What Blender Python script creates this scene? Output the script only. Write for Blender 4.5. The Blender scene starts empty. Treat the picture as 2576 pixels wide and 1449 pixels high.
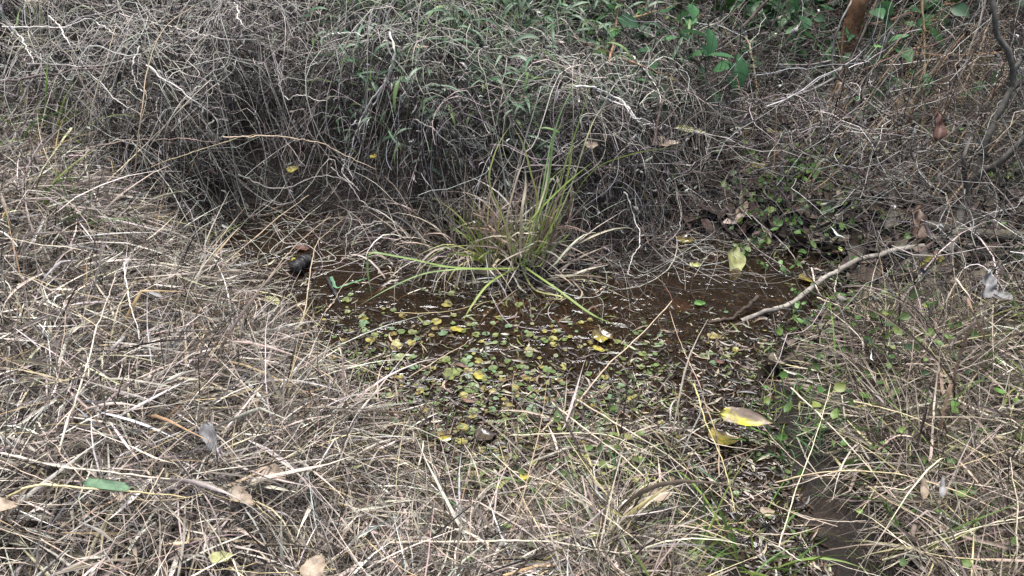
import bpy, math, random
import numpy as np
from mathutils import Vector, Matrix
random.seed(11)
rng = np.random.default_rng(11)
R = math.radians
scene = bpy.context.scene
COL = scene.collection

# ---------------------------------------------------------------- camera, sky, sun, exposure
CAM_H, PITCH, FPX = 1.65, R(35), 2231.0          # FPX: focal length for a 2576 px wide picture
cd = bpy.data.cameras.new('camera')
cam = bpy.data.objects.new('camera', cd); COL.objects.link(cam)
cam.location = (0, 0, CAM_H); cam.rotation_euler = (math.pi/2 - PITCH, 0, 0)
cd.sensor_width = 36; cd.lens = 36*FPX/2576; cd.clip_start = 0.02; cd.clip_end = 500
scene.camera = cam
w = bpy.data.worlds.new('World'); scene.world = w; w.use_nodes = True
nt = w.node_tree
sky = nt.nodes.new('ShaderNodeTexSky'); sky.sky_type = 'NISHITA'; sky.sun_disc = False
SUN_EL, SUN_ROT = R(80), R(-25)
sky.sun_elevation = SUN_EL; sky.sun_rotation = SUN_ROT; sky.dust_density = 3.0; sky.air_density = 0.8
nt.links.new(sky.outputs[0], nt.nodes['Background'].inputs[0])
nt.nodes['Background'].inputs[1].default_value = 0.10
sd = bpy.data.lights.new('sun', 'SUN'); sd.energy = 3.9; sd.angle = R(34); sd.color = (1, .99, .98)
so = bpy.data.objects.new('sun', sd); COL.objects.link(so)
sdir = Vector((math.sin(SUN_ROT)*math.cos(SUN_EL), math.cos(SUN_ROT)*math.cos(SUN_EL), math.sin(SUN_EL)))
so.rotation_euler = sdir.to_track_quat('Z', 'Y').to_euler()
scene.view_settings.view_transform = 'Standard'; scene.view_settings.look = 'None'
scene.view_settings.gamma = 1; scene.view_settings.exposure = .95
scene.cycles.diffuse_bounces = 1

# ---------------------------------------------------------------- helpers
def ray(u, v):
    dx = (u-1288)/FPX; dy = -(v-724.5)/FPX
    return np.array([dx, math.cos(PITCH)+dy*math.sin(PITCH), -math.sin(PITCH)+dy*math.cos(PITCH)])
def on_z(u, v, z=0.0):                    # point of the sight line at height z
    d = ray(u, v); t = (z-CAM_H)/d[2]; return np.array([0, 0, CAM_H]) + d*t
def on_y(u, v, Y):                        # point of the sight line at distance Y
    d = ray(u, v); t = Y/d[1]; return np.array([0, 0, CAM_H]) + d*t
def sstep(a, b, x):
    t = np.clip((x-a)/(b-a), 0, 1); return t*t*(3-2*t)
_ph = rng.uniform(0, 6.28, (24, 2)); _an = rng.uniform(0, 6.28, 24)
def noise2(x, y, f=1.0, seed=0):          # smooth pseudo noise, about -1..1
    s = 0
    for i in range(5):
        k = (i + seed*5) % 24; a = _an[k]; ff = f*(1+.55*i)
        s = s + np.sin((x*math.cos(a)+y*math.sin(a))*ff+_ph[k, 0])*np.cos((y*math.cos(a)-x*math.sin(a))*ff*.8+_ph[k, 1])/(1+.3*i)
    return s/2.2

WATER_PX = [(330,520),(480,548),(600,520),(720,512),(850,545),(960,600),(1010,640),(1100,690),(1200,715),(1330,715),(1440,700),(1500,650),
            (1560,615),(1700,590),(1860,600),(2000,625),(2110,660),(2150,730),(2120,800),(2010,850),(1930,910),(1930,1010),(1955,1090),(1995,1200),
            (2020,1330),(2090,1449),(2160,1700),(1900,1700),(1895,1449),(1830,1328),(1775,1230),(1728,1136),(1640,1075),(1500,1060),(1410,1100),(1340,1200),
            (1270,1290),(1150,1290),(1080,1200),(1050,1100),(960,1010),(850,920),(780,830),(700,750),(600,680),(500,640),(420,600),(330,580)]
WPOLY = np.array([on_z(u, v)[:2] for u, v in WATER_PX])
def sdf(x, y):
    x = np.asarray(x, float); y = np.asarray(y, float)
    dmin = np.full(x.shape, 1e9); inside = np.zeros(x.shape, bool)
    n = len(WPOLY)
    for i in range(n):
        ax, ay = WPOLY[i]; bx, by = WPOLY[(i+1) % n]
        ex, ey = bx-ax, by-ay
        t = np.clip(((x-ax)*ex+(y-ay)*ey)/(ex*ex+ey*ey), 0, 1)
        dmin = np.minimum(dmin, np.hypot(x-ax-t*ex, y-ay-t*ey))
        c = ((ay > y) != (by > y)) & (x < (bx-ax)*(y-ay)/(by-ay+1e-12)+ax)
        inside ^= c
    return np.where(inside, -dmin, dmin)
def yfront(x):                            # foot of the thicket behind the pool
    return np.interp(x, [-3, -1.1, -.85, -.5, -.25, 0, .2, .4, .6, .8, 1.2, 3], [2.2, 2.55, 2.85, 2.72, 2.54, 2.5, 2.48, 2.5, 2.66, 2.95, 3.3, 3.6])
GN = 420
GX = np.linspace(-4.5, 4.5, GN); GY = np.linspace(-.6, 7.5, GN)
def terrain_raw(x, y):
    d = sdf(x, y)
    left = sstep(-.1, -1.0, x)*sstep(3.0, 2.2, y)
    out = .012 + .07*sstep(0, .25, d) + .13*left*sstep(0, .7, d) + .02*noise2(x, y, 5, 1)*sstep(0, .2, d)
    back = sstep(.6, 1.2, y-yfront(x))
    out = out + back*(.16*sstep(.9, .3, x)+.03) + .05*np.clip(y-3, 0, 4)
    out = out + .17*sstep(-1.0, -1.45, x)*sstep(1.7, 2.4, y)*sstep(3.5, 2.95, y)
    ins = -.05*sstep(0, .2, -d) + .006*noise2(x, y, 14, 2)*sstep(.02, .1, -d) - .012*sstep(0, .02, -d)-.001
    return np.where(d > 0, out*sstep(-.001, .03, d)+.0, ins)
_X, _Y = np.meshgrid(GX, GY)
GZ = terrain_raw(_X, _Y); GD = sdf(_X, _Y)
def lookup(G, x, y):
    fx = np.clip((np.asarray(x, float)-GX[0])/(GX[1]-GX[0]), 0, GN-1.001); fy = np.clip((np.asarray(y, float)-GY[0])/(GY[1]-GY[0]), 0, GN-1.001)
    i = fx.astype(int); j = fy.astype(int); a = fx-i; b = fy-j
    return G[j, i]*(1-a)*(1-b)+G[j, i+1]*a*(1-b)+G[j+1, i]*(1-a)*b+G[j+1, i+1]*a*b
def terr(x, y): return lookup(GZ, x, y)
def wdist(x, y): return lookup(GD, x, y)

# ---------------------------------------------------------------- materials
def new_mat(name):
    m = bpy.data.materials.new(name); m.use_nodes = True; n = m.node_tree.nodes; n.clear()
    out = n.new('ShaderNodeOutputMaterial'); return m, n, m.node_tree.links, out
def noise_node(n, l, scale, detail=4, rough=.6, vec=None):
    t = n.new('ShaderNodeTexNoise'); t.inputs['Scale'].default_value = scale
    t.inputs['Detail'].default_value = detail; t.inputs['Roughness'].default_value = rough
    c = vec
    if c is None:
        tc = n.new('ShaderNodeTexCoord'); c = tc.outputs['Object']
    l.new(c, t.inputs['Vector']); return t
def ramp(n, l, src, stops):
    r = n.new('ShaderNodeValToRGB'); e = r.color_ramp.elements
    while len(e) < len(stops): e.new(.5)
    for k, (p, c) in enumerate(stops):
        e[k].position = p; e[k].color = (*c, 1) if len(c) == 3 else c
    l.new(src, r.inputs[0]); return r
def mat_attr(name, rough=.6, trans=.2, nscale=60, spec=.3, vary=.35, bump=.0):
    """colour comes per blade from the mesh, broken up by a fine noise"""
    m, n, l, out = new_mat(name)
    a = n.new('ShaderNodeAttribute'); a.attribute_name = 'Col'
    t = noise_node(n, l, nscale, 5, .7)
    mp = n.new('ShaderNodeMapRange'); mp.inputs['From Min'].default_value = .3; mp.inputs['From Max'].default_value = .7
    mp.inputs['To Min'].default_value = 1-vary; mp.inputs['To Max'].default_value = 1+vary
    l.new(t.outputs[0], mp.inputs[0])
    mx = n.new('ShaderNodeMix'); mx.data_type = 'RGBA'; mx.blend_type = 'MULTIPLY'; mx.inputs[0].default_value = 1
    l.new(a.outputs['Color'], mx.inputs[6]); l.new(mp.outputs[0], mx.inputs[7])
    p = n.new('ShaderNodeBsdfPrincipled'); l.new(mx.outputs[2], p.inputs['Base Color'])
    p.inputs['Roughness'].default_value = rough; p.inputs['Specular IOR Level'].default_value = spec
    if bump:
        b = n.new('ShaderNodeBump'); b.inputs['Strength'].default_value = bump; b.inputs['Distance'].default_value = .002
        l.new(t.outputs[0], b.inputs['Height']); l.new(b.outputs[0], p.inputs['Normal'])
    if trans > 0:
        tr = n.new('ShaderNodeBsdfTranslucent'); l.new(mx.outputs[2], tr.inputs[0])
        ms = n.new('ShaderNodeMixShader'); ms.inputs[0].default_value = trans
        l.new(p.outputs[0], ms.inputs[1]); l.new(tr.outputs[0], ms.inputs[2]); l.new(ms.outputs[0], out.inputs[0])
    else: l.new(p.outputs[0], out.inputs[0])
    return m
def mat_mottle(name, stops, scale=30, rough=.55, trans=.15, spec=.4, bump=.3, coat=0):
    m, n, l, out = new_mat(name)
    t = noise_node(n, l, scale, 6, .65)
    r = ramp(n, l, t.outputs[0], stops)
    p = n.new('ShaderNodeBsdfPrincipled'); l.new(r.outputs[0], p.inputs['Base Color'])
    p.inputs['Roughness'].default_value = rough; p.inputs['Specular IOR Level'].default_value = spec
    p.inputs['Coat Weight'].default_value = coat; p.inputs['Coat Roughness'].default_value = .12
    b = n.new('ShaderNodeBump'); b.inputs['Strength'].default_value = bump; b.inputs['Distance'].default_value = .004
    l.new(t.outputs[0], b.inputs['Height']); l.new(b.outputs[0], p.inputs['Normal'])
    if trans:
        tr = n.new('ShaderNodeBsdfTranslucent'); l.new(r.outputs[0], tr.inputs[0])
        ms = n.new('ShaderNodeMixShader'); ms.inputs[0].default_value = trans
        l.new(p.outputs[0], ms.inputs[1]); l.new(tr.outputs[0], ms.inputs[2]); l.new(ms.outputs[0], out.inputs[0])
    else: l.new(p.outputs[0], out.inputs[0])
    return m
M = {}
M['straw'] = mat_attr('dry_straw', .5, .05, 90, .35, .3)
M['vine'] = mat_attr('dry_vine_bark', .7, 0, 120, .25, .4)
M['deadleaf'] = mat_attr('dead_leaf', .75, .05, 60, .2, .45)
M['green'] = mat_attr('green_blade', .45, .3, 60, .4, .2)
M['litter'] = mat_attr('wet_litter', .36, .0, 80, .5, .4)
M['bark'] = mat_attr('bark', .8, 0, 45, .2, .55, .6)
M['seed'] = mat_attr('dry_seed', .7, .1, 200, .2, .4)

# mud: brown, wet and glossy near and under the water
m, n, l, out = new_mat('mud')
t = noise_node(n, l, 9, 8, .7); t2 = noise_node(n, l, 55, 6, .7)
r = ramp(n, l, t.outputs[0], [(.3, (.005, .004, .003)), (.5, (.012, .0085, .006)), (.68, (.028, .018, .011))])
r2 = ramp(n, l, t2.outputs[0], [(.35, (.45, .45, .45)), (.65, (1.3, 1.2, 1.1))])
mx = n.new('ShaderNodeMix'); mx.data_type = 'RGBA'; mx.blend_type = 'MULTIPLY'; mx.inputs[0].default_value = 1
l.new(r.outputs[0], mx.inputs[6]); l.new(r2.outputs[0], mx.inputs[7])
p = n.new('ShaderNodeBsdfPrincipled'); l.new(mx.outputs[2], p.inputs['Base Color']); p.inputs['Roughness'].default_value = .5; p.inputs['Specular IOR Level'].default_value = .3
b = n.new('ShaderNodeBump'); b.inputs['Strength'].default_value = .8; b.inputs['Distance'].default_value = .01
l.new(t2.outputs[0], b.inputs['Height']); l.new(b.outputs[0], p.inputs['Normal']); l.new(p.outputs[0], out.inputs[0])
M['mud'] = m
# silt on the bed of the pool
M['silt'] = None
# water: clear tinted surface with a Fresnel reflection and small ripples
m, n, l, out = new_mat('water')
tr = n.new('ShaderNodeBsdfTransparent'); tr.inputs[0].default_value = (.56, .43, .31, 1)
gl = n.new('ShaderNodeBsdfGlossy'); gl.inputs['Roughness'].default_value = .09
fr = n.new('ShaderNodeFresnel'); fr.inputs[0].default_value = 1.42
tc = n.new('ShaderNodeTexCoord'); mp = n.new('ShaderNodeMapping'); mp.inputs['Scale'].default_value = (1, 1.5, 1)
l.new(tc.outputs['Object'], mp.inputs[0])
t = noise_node(n, l, 10, 2, .5, mp.outputs[0]); t2 = noise_node(n, l, 42, 1, .5, mp.outputs[0])
ad = n.new('ShaderNodeMath'); ad.operation = 'MULTIPLY_ADD'; ad.inputs[1].default_value = .22
l.new(t2.outputs[0], ad.inputs[0]); l.new(t.outputs[0], ad.inputs[2])
b = n.new('ShaderNodeBump'); b.inputs['Strength'].default_value = .8; b.inputs['Distance'].default_value = .026
l.new(ad.outputs[0], b.inputs['Height'])
l.new(b.outputs[0], gl.inputs['Normal']); l.new(b.outputs[0], fr.inputs['Normal'])
ms = n.new('ShaderNodeMixShader'); l.new(fr.outputs[0], ms.inputs[0]); l.new(tr.outputs[0], ms.inputs[1]); l.new(gl.outputs[0], ms.inputs[2])
df = n.new('ShaderNodeBsdfDiffuse'); df.inputs[0].default_value = (.042, .029, .018, 1)      # silt hanging in the water
mu = n.new('ShaderNodeMixShader'); mu.inputs[0].default_value = .3; l.new(tr.outputs[0], mu.inputs[1]); l.new(df.outputs[0], mu.inputs[2]); l.new(mu.outputs[0], ms.inputs[1])
l.new(ms.outputs[0], out.inputs[0]); M['water'] = m

# ---------------------------------------------------------------- mesh building
def mesh_np(name, V, F, C=None, mat=None, smooth=True):
    """V (n,3), F (m,4) quads (or list of arrays), C (n,3) colours"""
    me = bpy.data.meshes.new(name)
    V = np.ascontiguousarray(V, dtype=np.float32); F = np.ascontiguousarray(F, dtype=np.int32)
    nf, k = F.shape
    me.vertices.add(len(V)); me.vertices.foreach_set('co', V.ravel())
    me.loops.add(nf*k); me.loops.foreach_set('vertex_index', F.ravel())
    me.polygons.add(nf)
    me.polygons.foreach_set('loop_start', np.arange(0, nf*k, k, dtype=np.int32))
    me.polygons.foreach_set('loop_total', np.full(nf, k, dtype=np.int32))
    if smooth: me.polygons.foreach_set('use_smooth', np.ones(nf, bool))
    if C is not None:
        a = me.color_attributes.new('Col', 'FLOAT_COLOR', 'POINT')
        a.data.foreach_set('color', np.c_[C, np.ones(len(C))].astype(np.float32).ravel())
    me.update(calc_edges=True)
    if mat is not None: me.materials.append(mat)
    return me
def link(name, me, parent=None, loc=None):
    o = bpy.data.objects.new(name, me); COL.objects.link(o)
    if loc is not None: o.location = loc
    if parent is not None: o.parent = parent
    return o
def tag(o, label=None, cat=None, group=None, kind=None):
    if label: o['label'] = label
    if cat: o['category'] = cat
    if group: o['group'] = group
    if kind: o['kind'] = kind
    return o
def frames(P):
    T = np.gradient(P, axis=1); T /= np.linalg.norm(T, axis=2, keepdims=True)+1e-9
    return T
def ribbons(P, W, C, roll=None, twist=None, fold=0.0, flat=0.0):
    """P (N,K,3) centre lines, W (N,K) half widths, C (N,3) or (N,K,3) -> V,F,C ; three vertices across when fold>0"""
    N, K, _ = P.shape; T = frames(P)
    if roll is None: roll = rng.uniform(0, math.pi, N)
    if flat > 0: roll = roll*(1-flat)
    if twist is None: twist = rng.normal(0, .8, N)
    up = np.array([0, 0, 1.0]); s = np.cross(T, up); ln = np.linalg.norm(s, axis=2, keepdims=True)
    s = np.where(ln > 1e-3, s/np.maximum(ln, 1e-3), np.array([1.0, 0, 0])); nn = np.cross(s, T)
    a = roll[:, None]+twist[:, None]*np.linspace(0, 1, K)[None]
    side = s*np.cos(a)[..., None]+nn*np.sin(a)[..., None]; nor = -s*np.sin(a)[..., None]+nn*np.cos(a)[..., None]
    if C.ndim == 2: C = np.repeat(C[:, None], K, 1)
    if fold > 0:
        V = np.stack([P-side*W[..., None], P-nor*(W*fold)[..., None], P+side*W[..., None]], 2); A = 3
    else:
        V = np.stack([P-side*W[..., None], P+side*W[..., None]], 2); A = 2
    idx = np.arange(N*K*A).reshape(N, K, A); q = []
    for j in range(A-1):
        q.append(np.stack([idx[:, :-1, j], idx[:, :-1, j+1], idx[:, 1:, j+1], idx[:, 1:, j]], -1).reshape(-1, 4))
    return V.reshape(-1, 3), np.concatenate(q), np.repeat(C[:, :, None], A, 2).reshape(-1, 3)
def tubes(P, Rr, C, S=3):
    N, K, _ = P.shape; T = frames(P)
    ref = np.where(np.abs(T[..., 2:3]) > .9, np.array([1.0, 0, 0]), np.array([0, 0, 1.0]))
    s = np.cross(T, ref); s /= np.linalg.norm(s, axis=2, keepdims=True)+1e-9; nn = np.cross(s, T)
    if C.ndim == 2: C = np.repeat(C[:, None], K, 1)
    rings = []
    for j in range(S):
        a = 2*math.pi*j/S; rings.append(P+(s*math.cos(a)+nn*math.sin(a))*Rr[..., None])
    V = np.stack(rings, 2); idx = np.arange(N*K*S).reshape(N, K, S); q = []
    for j in range(S):
        j2 = (j+1) % S
        q.append(np.stack([idx[:, :-1, j], idx[:, :-1, j2], idx[:, 1:, j2], idx[:, 1:, j]], -1).reshape(-1, 4))
    return V.reshape(-1, 3), np.concatenate(q), np.repeat(C[:, :, None], S, 2).reshape(-1, 3)
def joinm(parts):
    V, F, C = [], [], []; off = 0
    for v, f, c in parts: V.append(v); F.append(f+off); C.append(c); off += len(v)
    return np.concatenate(V), np.concatenate(F), np.concatenate(C)
def pick(pal, n, jit=.12):
    """per-blade colours from a weighted palette"""
    ws = np.array([p[0] for p in pal], float); cs = np.array([p[1] for p in pal], float)
    i = rng.choice(len(pal), n, p=ws/ws.sum())
    return np.clip(cs[i]*rng.normal(1, jit, (n, 1))*rng.normal(1, .05, (n, 3)), .004, .95)
def catmull(pts, k):
    pts = np.asarray(pts, float); n = len(pts)
    seg = np.r_[0, np.cumsum(np.linalg.norm(np.diff(pts, axis=0), axis=1))]
    t = np.linspace(0, seg[-1], k); Q = np.vstack([2*pts[0]-pts[1], pts, 2*pts[-1]-pts[-2]])
    i = np.clip(np.searchsorted(seg, t, 'right')-1, 0, n-2); f = ((t-seg[i])/(seg[i+1]-seg[i]+1e-9))[:, None]
    a, b_, c, d = Q[i], Q[i+1], Q[i+2], Q[i+3]
    return .5*((2*b_)+(c-a)*f+(2*a-5*b_+4*c-d)*f**2+(3*b_-a-3*c+d)*f**3)

# ---------------------------------------------------------------- ground and water
def axis(core, outer, n): 
    g = np.geomspace(.15, outer, n); return np.r_[(core[0]-g[::-1]), core, core[-1]+g]
gx = axis(GX, 60, 16); gy = axis(GY, 60, 16)
A, B = np.meshgrid(gx, gy); Z = terr(A, B)
V = np.stack([A, B, Z], -1).reshape(-1, 3); ny, nx = A.shape; idx = np.arange(nx*ny).reshape(ny, nx)
F = np.stack([idx[:-1, :-1], idx[:-1, 1:], idx[1:, 1:], idx[1:, :-1]], -1).reshape(-1, 4)
tag(link('ground', mesh_np('ground', V, F, None, M['mud'])), kind='structure')
lo = WPOLY.min(0)-.05; hi = WPOLY.max(0)+.05; lo[1] = max(lo[1], .5)
wx = np.linspace(lo[0], hi[0], 60); wy = np.linspace(lo[1], hi[1], 60); A, B = np.meshgrid(wx, wy)
V = np.stack([A, B, A*0], -1).reshape(-1, 3); idx = np.arange(3600).reshape(60, 60)
F = np.stack([idx[:-1, :-1], idx[:-1, 1:], idx[1:, 1:], idx[1:, :-1]], -1).reshape(-1, 4)
tag(link('water', mesh_np('water', V, F, None, M['water'])), kind='structure')

# ---------------------------------------------------------------- dry grass mats (uncountable)
STRAW = [(3.4, (.41, .35, .29)), (3, (.25, .21, .172)), (2.6, (.60, .535, .455)), (3.6, (.12, .097, .08)), (.8, (.47, .40, .24)), (5, (.036, .029, .024)), (1.0, (.66, .62, .56)), (.3, (.34, .24, .13))]
STRAW_R = [(3, (.38, .315, .25)), (3, (.21, .165, .13)), (2, (.54, .475, .385)), (3, (.10, .076, .06)), (.9, (.40, .36, .18)), (4, (.04, .031, .025)), (.5, (.15, .22, .06))]
WET = [(5, (.03, .023, .018)), (2, (.12, .09, .065)), (1, (.30, .25, .18)), (1, (.10, .12, .04)), (1, (.04, .03, .025))]
def sample_xy(n, xr, yr, dens):
    xs, ys = [], []; c = 0
    while c < n:
        x = rng.uniform(*xr, n*2); y = rng.uniform(*yr, n*2)
        k = rng.random(n*2) < dens(x, y); xs.append(x[k]); ys.append(y[k]); c += k.sum()
    return np.concatenate(xs)[:n], np.concatenate(ys)[:n]
def blades(x, y, L, lift, pitch, K=7, bias=None, droop=.75, wig=.28, kinkp=.3):
    """arched and fallen blades; lift = height of the root above the ground, pitch = starting slope"""
    n = len(x); hd = rng.uniform(0, 2*math.pi, n) if bias is None else bias
    bend = rng.standard_t(2.5, n)*wig; droop = droop*rng.uniform(.5, 2.6, n); kink = rng.random(n) < kinkp; ki = rng.integers(2, K-1, n); ka = rng.normal(0, 1.2, n); kp = rng.normal(-.6, .6, n)
    P = np.zeros((n, K, 3)); P[:, 0] = np.stack([x, y, terr(x, y)+lift], -1); st = L/(K-1); pt = pitch.copy()
    for k in range(1, K):
        hd = hd+bend/(K-1)+rng.normal(0, .05, n)+np.where(kink & (ki == k), ka, 0)
        pt = pt-droop*L/.3/(K-1)*rng.uniform(.3, 1.2, n)*np.cos(pt)+np.where(kink & (ki == k), kp, 0)
        pt = np.clip(pt, -1.4, 1.5)
        d = np.stack([np.cos(hd)*np.cos(pt), np.sin(hd)*np.cos(pt), np.sin(pt)], -1)
        q = P[:, k-1]+d*st[:, None]
        g = terr(q[:, 0], q[:, 1])+lift*.55+.003
        low = q[:, 2] < g; q[:, 2] = np.where(low, g+rng.uniform(0, .004, n), q[:, 2]); pt = np.where(low, rng.uniform(-.05, .35, n), pt)
        P[:, k] = q
    return P
def wprofile(n, K, w0, tipy=.15):
    t = np.linspace(0, 1, K); return w0[:, None]*(np.minimum(1, .45+2.5*t)*np.clip((1-t)*2.2, tipy, 1))[None]
def thick(x, y):                          # depth of the grass mat
    d = wdist(x, y)
    return np.clip(.012+.19*sstep(.04, .55, d), .012, .25)*(.75+.35*noise2(x, y, 6, 3))*(1-.35*sstep(0, .6, x))
def mat_grass(name, n, dens, xr, yr, pal, Lr, wr, label, cat, rise=.35, width_tail=.2, wet=False):
    x, y = sample_xy(n, xr, yr, dens)
    T = np.maximum(thick(x, y), .01)
    up = rng.random(n)
    lift = T*up**.8
    L = rng.uniform(*Lr, n)*(.6+.8*rng.random(n)); L *= np.where(rng.random(n) < .12, 1.6, 1)
    pitch = np.where(rng.random(n) < rise, rng.uniform(.3, 1.3, n), rng.uniform(-.25, .35, n))
    lift = np.where(pitch > .35, lift*.5, lift)
    flow = noise2(x, y, 2.2, 4)*2.5+rng.normal(0, 1.6, n)+np.where(rng.random(n) < .5, math.pi, 0)
    P = blades(x, y, L, lift, pitch, 7, flow)
    over = (wdist(P[..., 0], P[..., 1]) < -.02).mean(1) > .12
    near = (wdist(P[..., 0], P[..., 1]) < .0).any(1)*(x > .3)
    keep = (~over | (rng.random(n) < (.9 if wet else .10))) & (~near | wet | (rng.random(n) < .4)); P = P[keep]; x = x[keep]; y = y[keep]; T = T[keep]; n = len(P)
    w0 = rng.uniform(*wr, n); big = rng.random(n) < width_tail; w0 = np.where(big, w0*rng.uniform(1.5, 2.4, n), w0)
    C = pick(pal, n, .18); w0 = w0*np.where(C.mean(1) < .15, .6, 1)
    parts = [ribbons(P[~big], wprofile((~big).sum(), 7, w0[~big]), C[~big], fold=0), ribbons(P[big], wprofile(big.sum(), 7, w0[big]), C[big], fold=.5, twist=rng.normal(0, 1.8, big.sum()))]
    o = link(name, mesh_np(name, *joinm(parts), M['straw']))
    tag(o, label, cat, kind='stuff'); return o
def inview(x, y, m=.35): return (np.abs(x) < (.62*y+.35+m)) 
gaps = lambda x, y: np.clip(.42+.9*noise2(x, y, 12, 1)+1.0*noise2(x, y, 34, 2), .03, 1)
clear = lambda x, y: 1-sstep(-1.0, -.8, x)*sstep(2.0, 2.2, y)
front = lambda x, y: (1-.9*sstep(-.42, -.2, x)*sstep(.95, .75, x)*sstep(1.18, 1.42, y)*np.where(wdist(x, y) < .3, 1, .75))*np.where((wdist(x, y) < .10)*(x < -.1)*(y > 1.5), .12, 1)*np.where((wdist(x, y) < .17)*(x > .35)*(y < 1.95), .08, 1)*np.where((wdist(x, y) < .05)*(y < 1.6), .25, 1)
d_left = lambda x, y: front(x, y)*clear(x, y)*inview(x, y)*(wdist(x, y) > .0)*(x < .25+.0*y)*(y < np.where(x < -.6, 2.75+.4*sstep(-1.0, -1.3, x), yfront(x)))*sstep(1.5, .0, -x-1.6)*np.where(wdist(x, y) < .1, .35, 1)*gaps(x, y)
mat_grass('dry_grass', 62000, d_left, (-2.6, .3), (.75, 3.2), STRAW, (.10, .28), (.0008, .0022), 'thick mat of fallen beige dry grass covering the left and front bank', 'dry grass', .22)
d_right = lambda x, y: front(x, y)*clear(x, y)*inview(x, y)*(wdist(x, y) > .0)*(x >= .15)*(y < 2.1)*np.where(wdist(x, y) < .1, .5, 1)*gaps(x, y)
mat_grass('dry_grass', 29000, d_right, (.15, 2.2), (.75, 2.1), STRAW_R, (.10, .28), (.0008, .0022), 'brown and olive fallen grass on the right front bank beside the ditch', 'dry grass', .26)
d_marsh = lambda x, y: (x < .42)*inview(x, y)*(wdist(x, y) < .06)*(wdist(x, y) > -.5)*(y < 1.80+.0*x)*sstep(2.0, 1.5, y)
mat_grass('grass_litter', 1800, d_marsh, (-.6, 1.3), (.8, 2.0), STRAW_R, (.08, .2), (.0009, .002), 'loose straws and stems lying over the shallow wet front of the pool', 'grass litter', .3, wet=True)

# drowned litter on the bed and half-floating debris
def scatter_flat(name, n, dens, xr, yr, pal, Lr, wr, zfun, label, cat, mat):
    x, y = sample_xy(n, xr, yr, dens); hd = rng.uniform(0, 6.28, n); L = rng.uniform(*Lr, n); K = 5
    t = np.linspace(-.5, .5, K)[None]; cv = rng.normal(0, .5, n)[:, None]
    P = np.stack([x[:, None]+np.cos(hd)[:, None]*L[:, None]*t-np.sin(hd)[:, None]*cv*L[:, None]*t*t,
                  y[:, None]+np.sin(hd)[:, None]*L[:, None]*t+np.cos(hd)[:, None]*cv*L[:, None]*t*t, np.zeros((n, K))], -1)
    P[..., 2] = zfun(P[..., 0], P[..., 1])+rng.uniform(0, .006, n)[:, None]+rng.normal(0, .0015, (n, K))
    W = rng.uniform(*wr, n)[:, None]*np.clip(np.cos(t*2.9), .15, 1)
    o = link(name, mesh_np(name, *ribbons(P, W, pick(pal, n, .2), flat=.8, fold=.3), mat)); return tag(o, label, cat, kind='stuff')
scatter_flat('sunken_litter', 6000, lambda x, y: wdist(x, y) < .02, (-1.3, 1.4), (.8, 3.0), [(3, (.05, .032, .02)), (3, (.03, .02, .013)), (1, (.11, .07, .04)), (.4, (.12, .12, .04))],
             (.01, .07), (.0008, .006), lambda x, y: terr(x, y)+.001, 'rotting brown leaf scraps lying on the muddy bed of the pool', 'leaf litter', M['litter'])
d_float = lambda x, y: np.where((x > .38)*(y < 1.85), 1.6, 1)*(wdist(x, y) < .02)*(sstep(-.22, .0, wdist(x, y))*.6+sstep(2.35, 1.75, y)*.7*(x < 1.1))
scatter_flat('floating_debris', 7500, d_float, (-1.1, 1.4), (.9, 2.9), WET, (.01, .06), (.0008, .004), lambda x, y: 0*x+.001, 'wet dark scraps and stems floating along the pool edge', 'debris', M['litter'])

# ---------------------------------------------------------------- vine thicket behind the pool (uncountable mass)
VINE = [(2, (.25, .232, .215)), (2.2, (.13, .115, .103)), (2.1, (.52, .495, .46)), (4.2, (.05, .043, .038)), (4.5, (.024, .02, .018)), (.3, (.22, .16, .12))]
DEAD = [(2.4, (.13, .118, .108)), (1.8, (.26, .243, .226)), (3.6, (.045, .039, .035)), (1.3, (.46, .435, .40)), (.3, (.18, .13, .10))]
def heap(x, y):
    d = y-yfront(x); am = np.interp(x, [-3, -1.6, -.9, -.3, .1, .4, .8, 1.3, 3], [.42, .46, .50, .50, .40, .36, .22, .06, .05])
    bump = 1+.24*noise2(x, y, 4.5, 0)+.16*noise2(x, y, 13, 2)
    wd = np.interp(x, [-1.5, -.9, -.2, .3, 1], [.55, .24, .24, .34, .4])*(1+.35*noise2(x, y*0, 7, 3))
    return am*sstep(-.04, 1, d/wd)*bump + .07*np.clip(d-wd, 0, 3)
def cavity(x, y):                          # under the overhang nothing grows, only the roof of the heap is thick
    return sstep(-1.5, -1.1, x)*sstep(.3, .0, x)*sstep(.9, .5, y-yfront(x))
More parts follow.
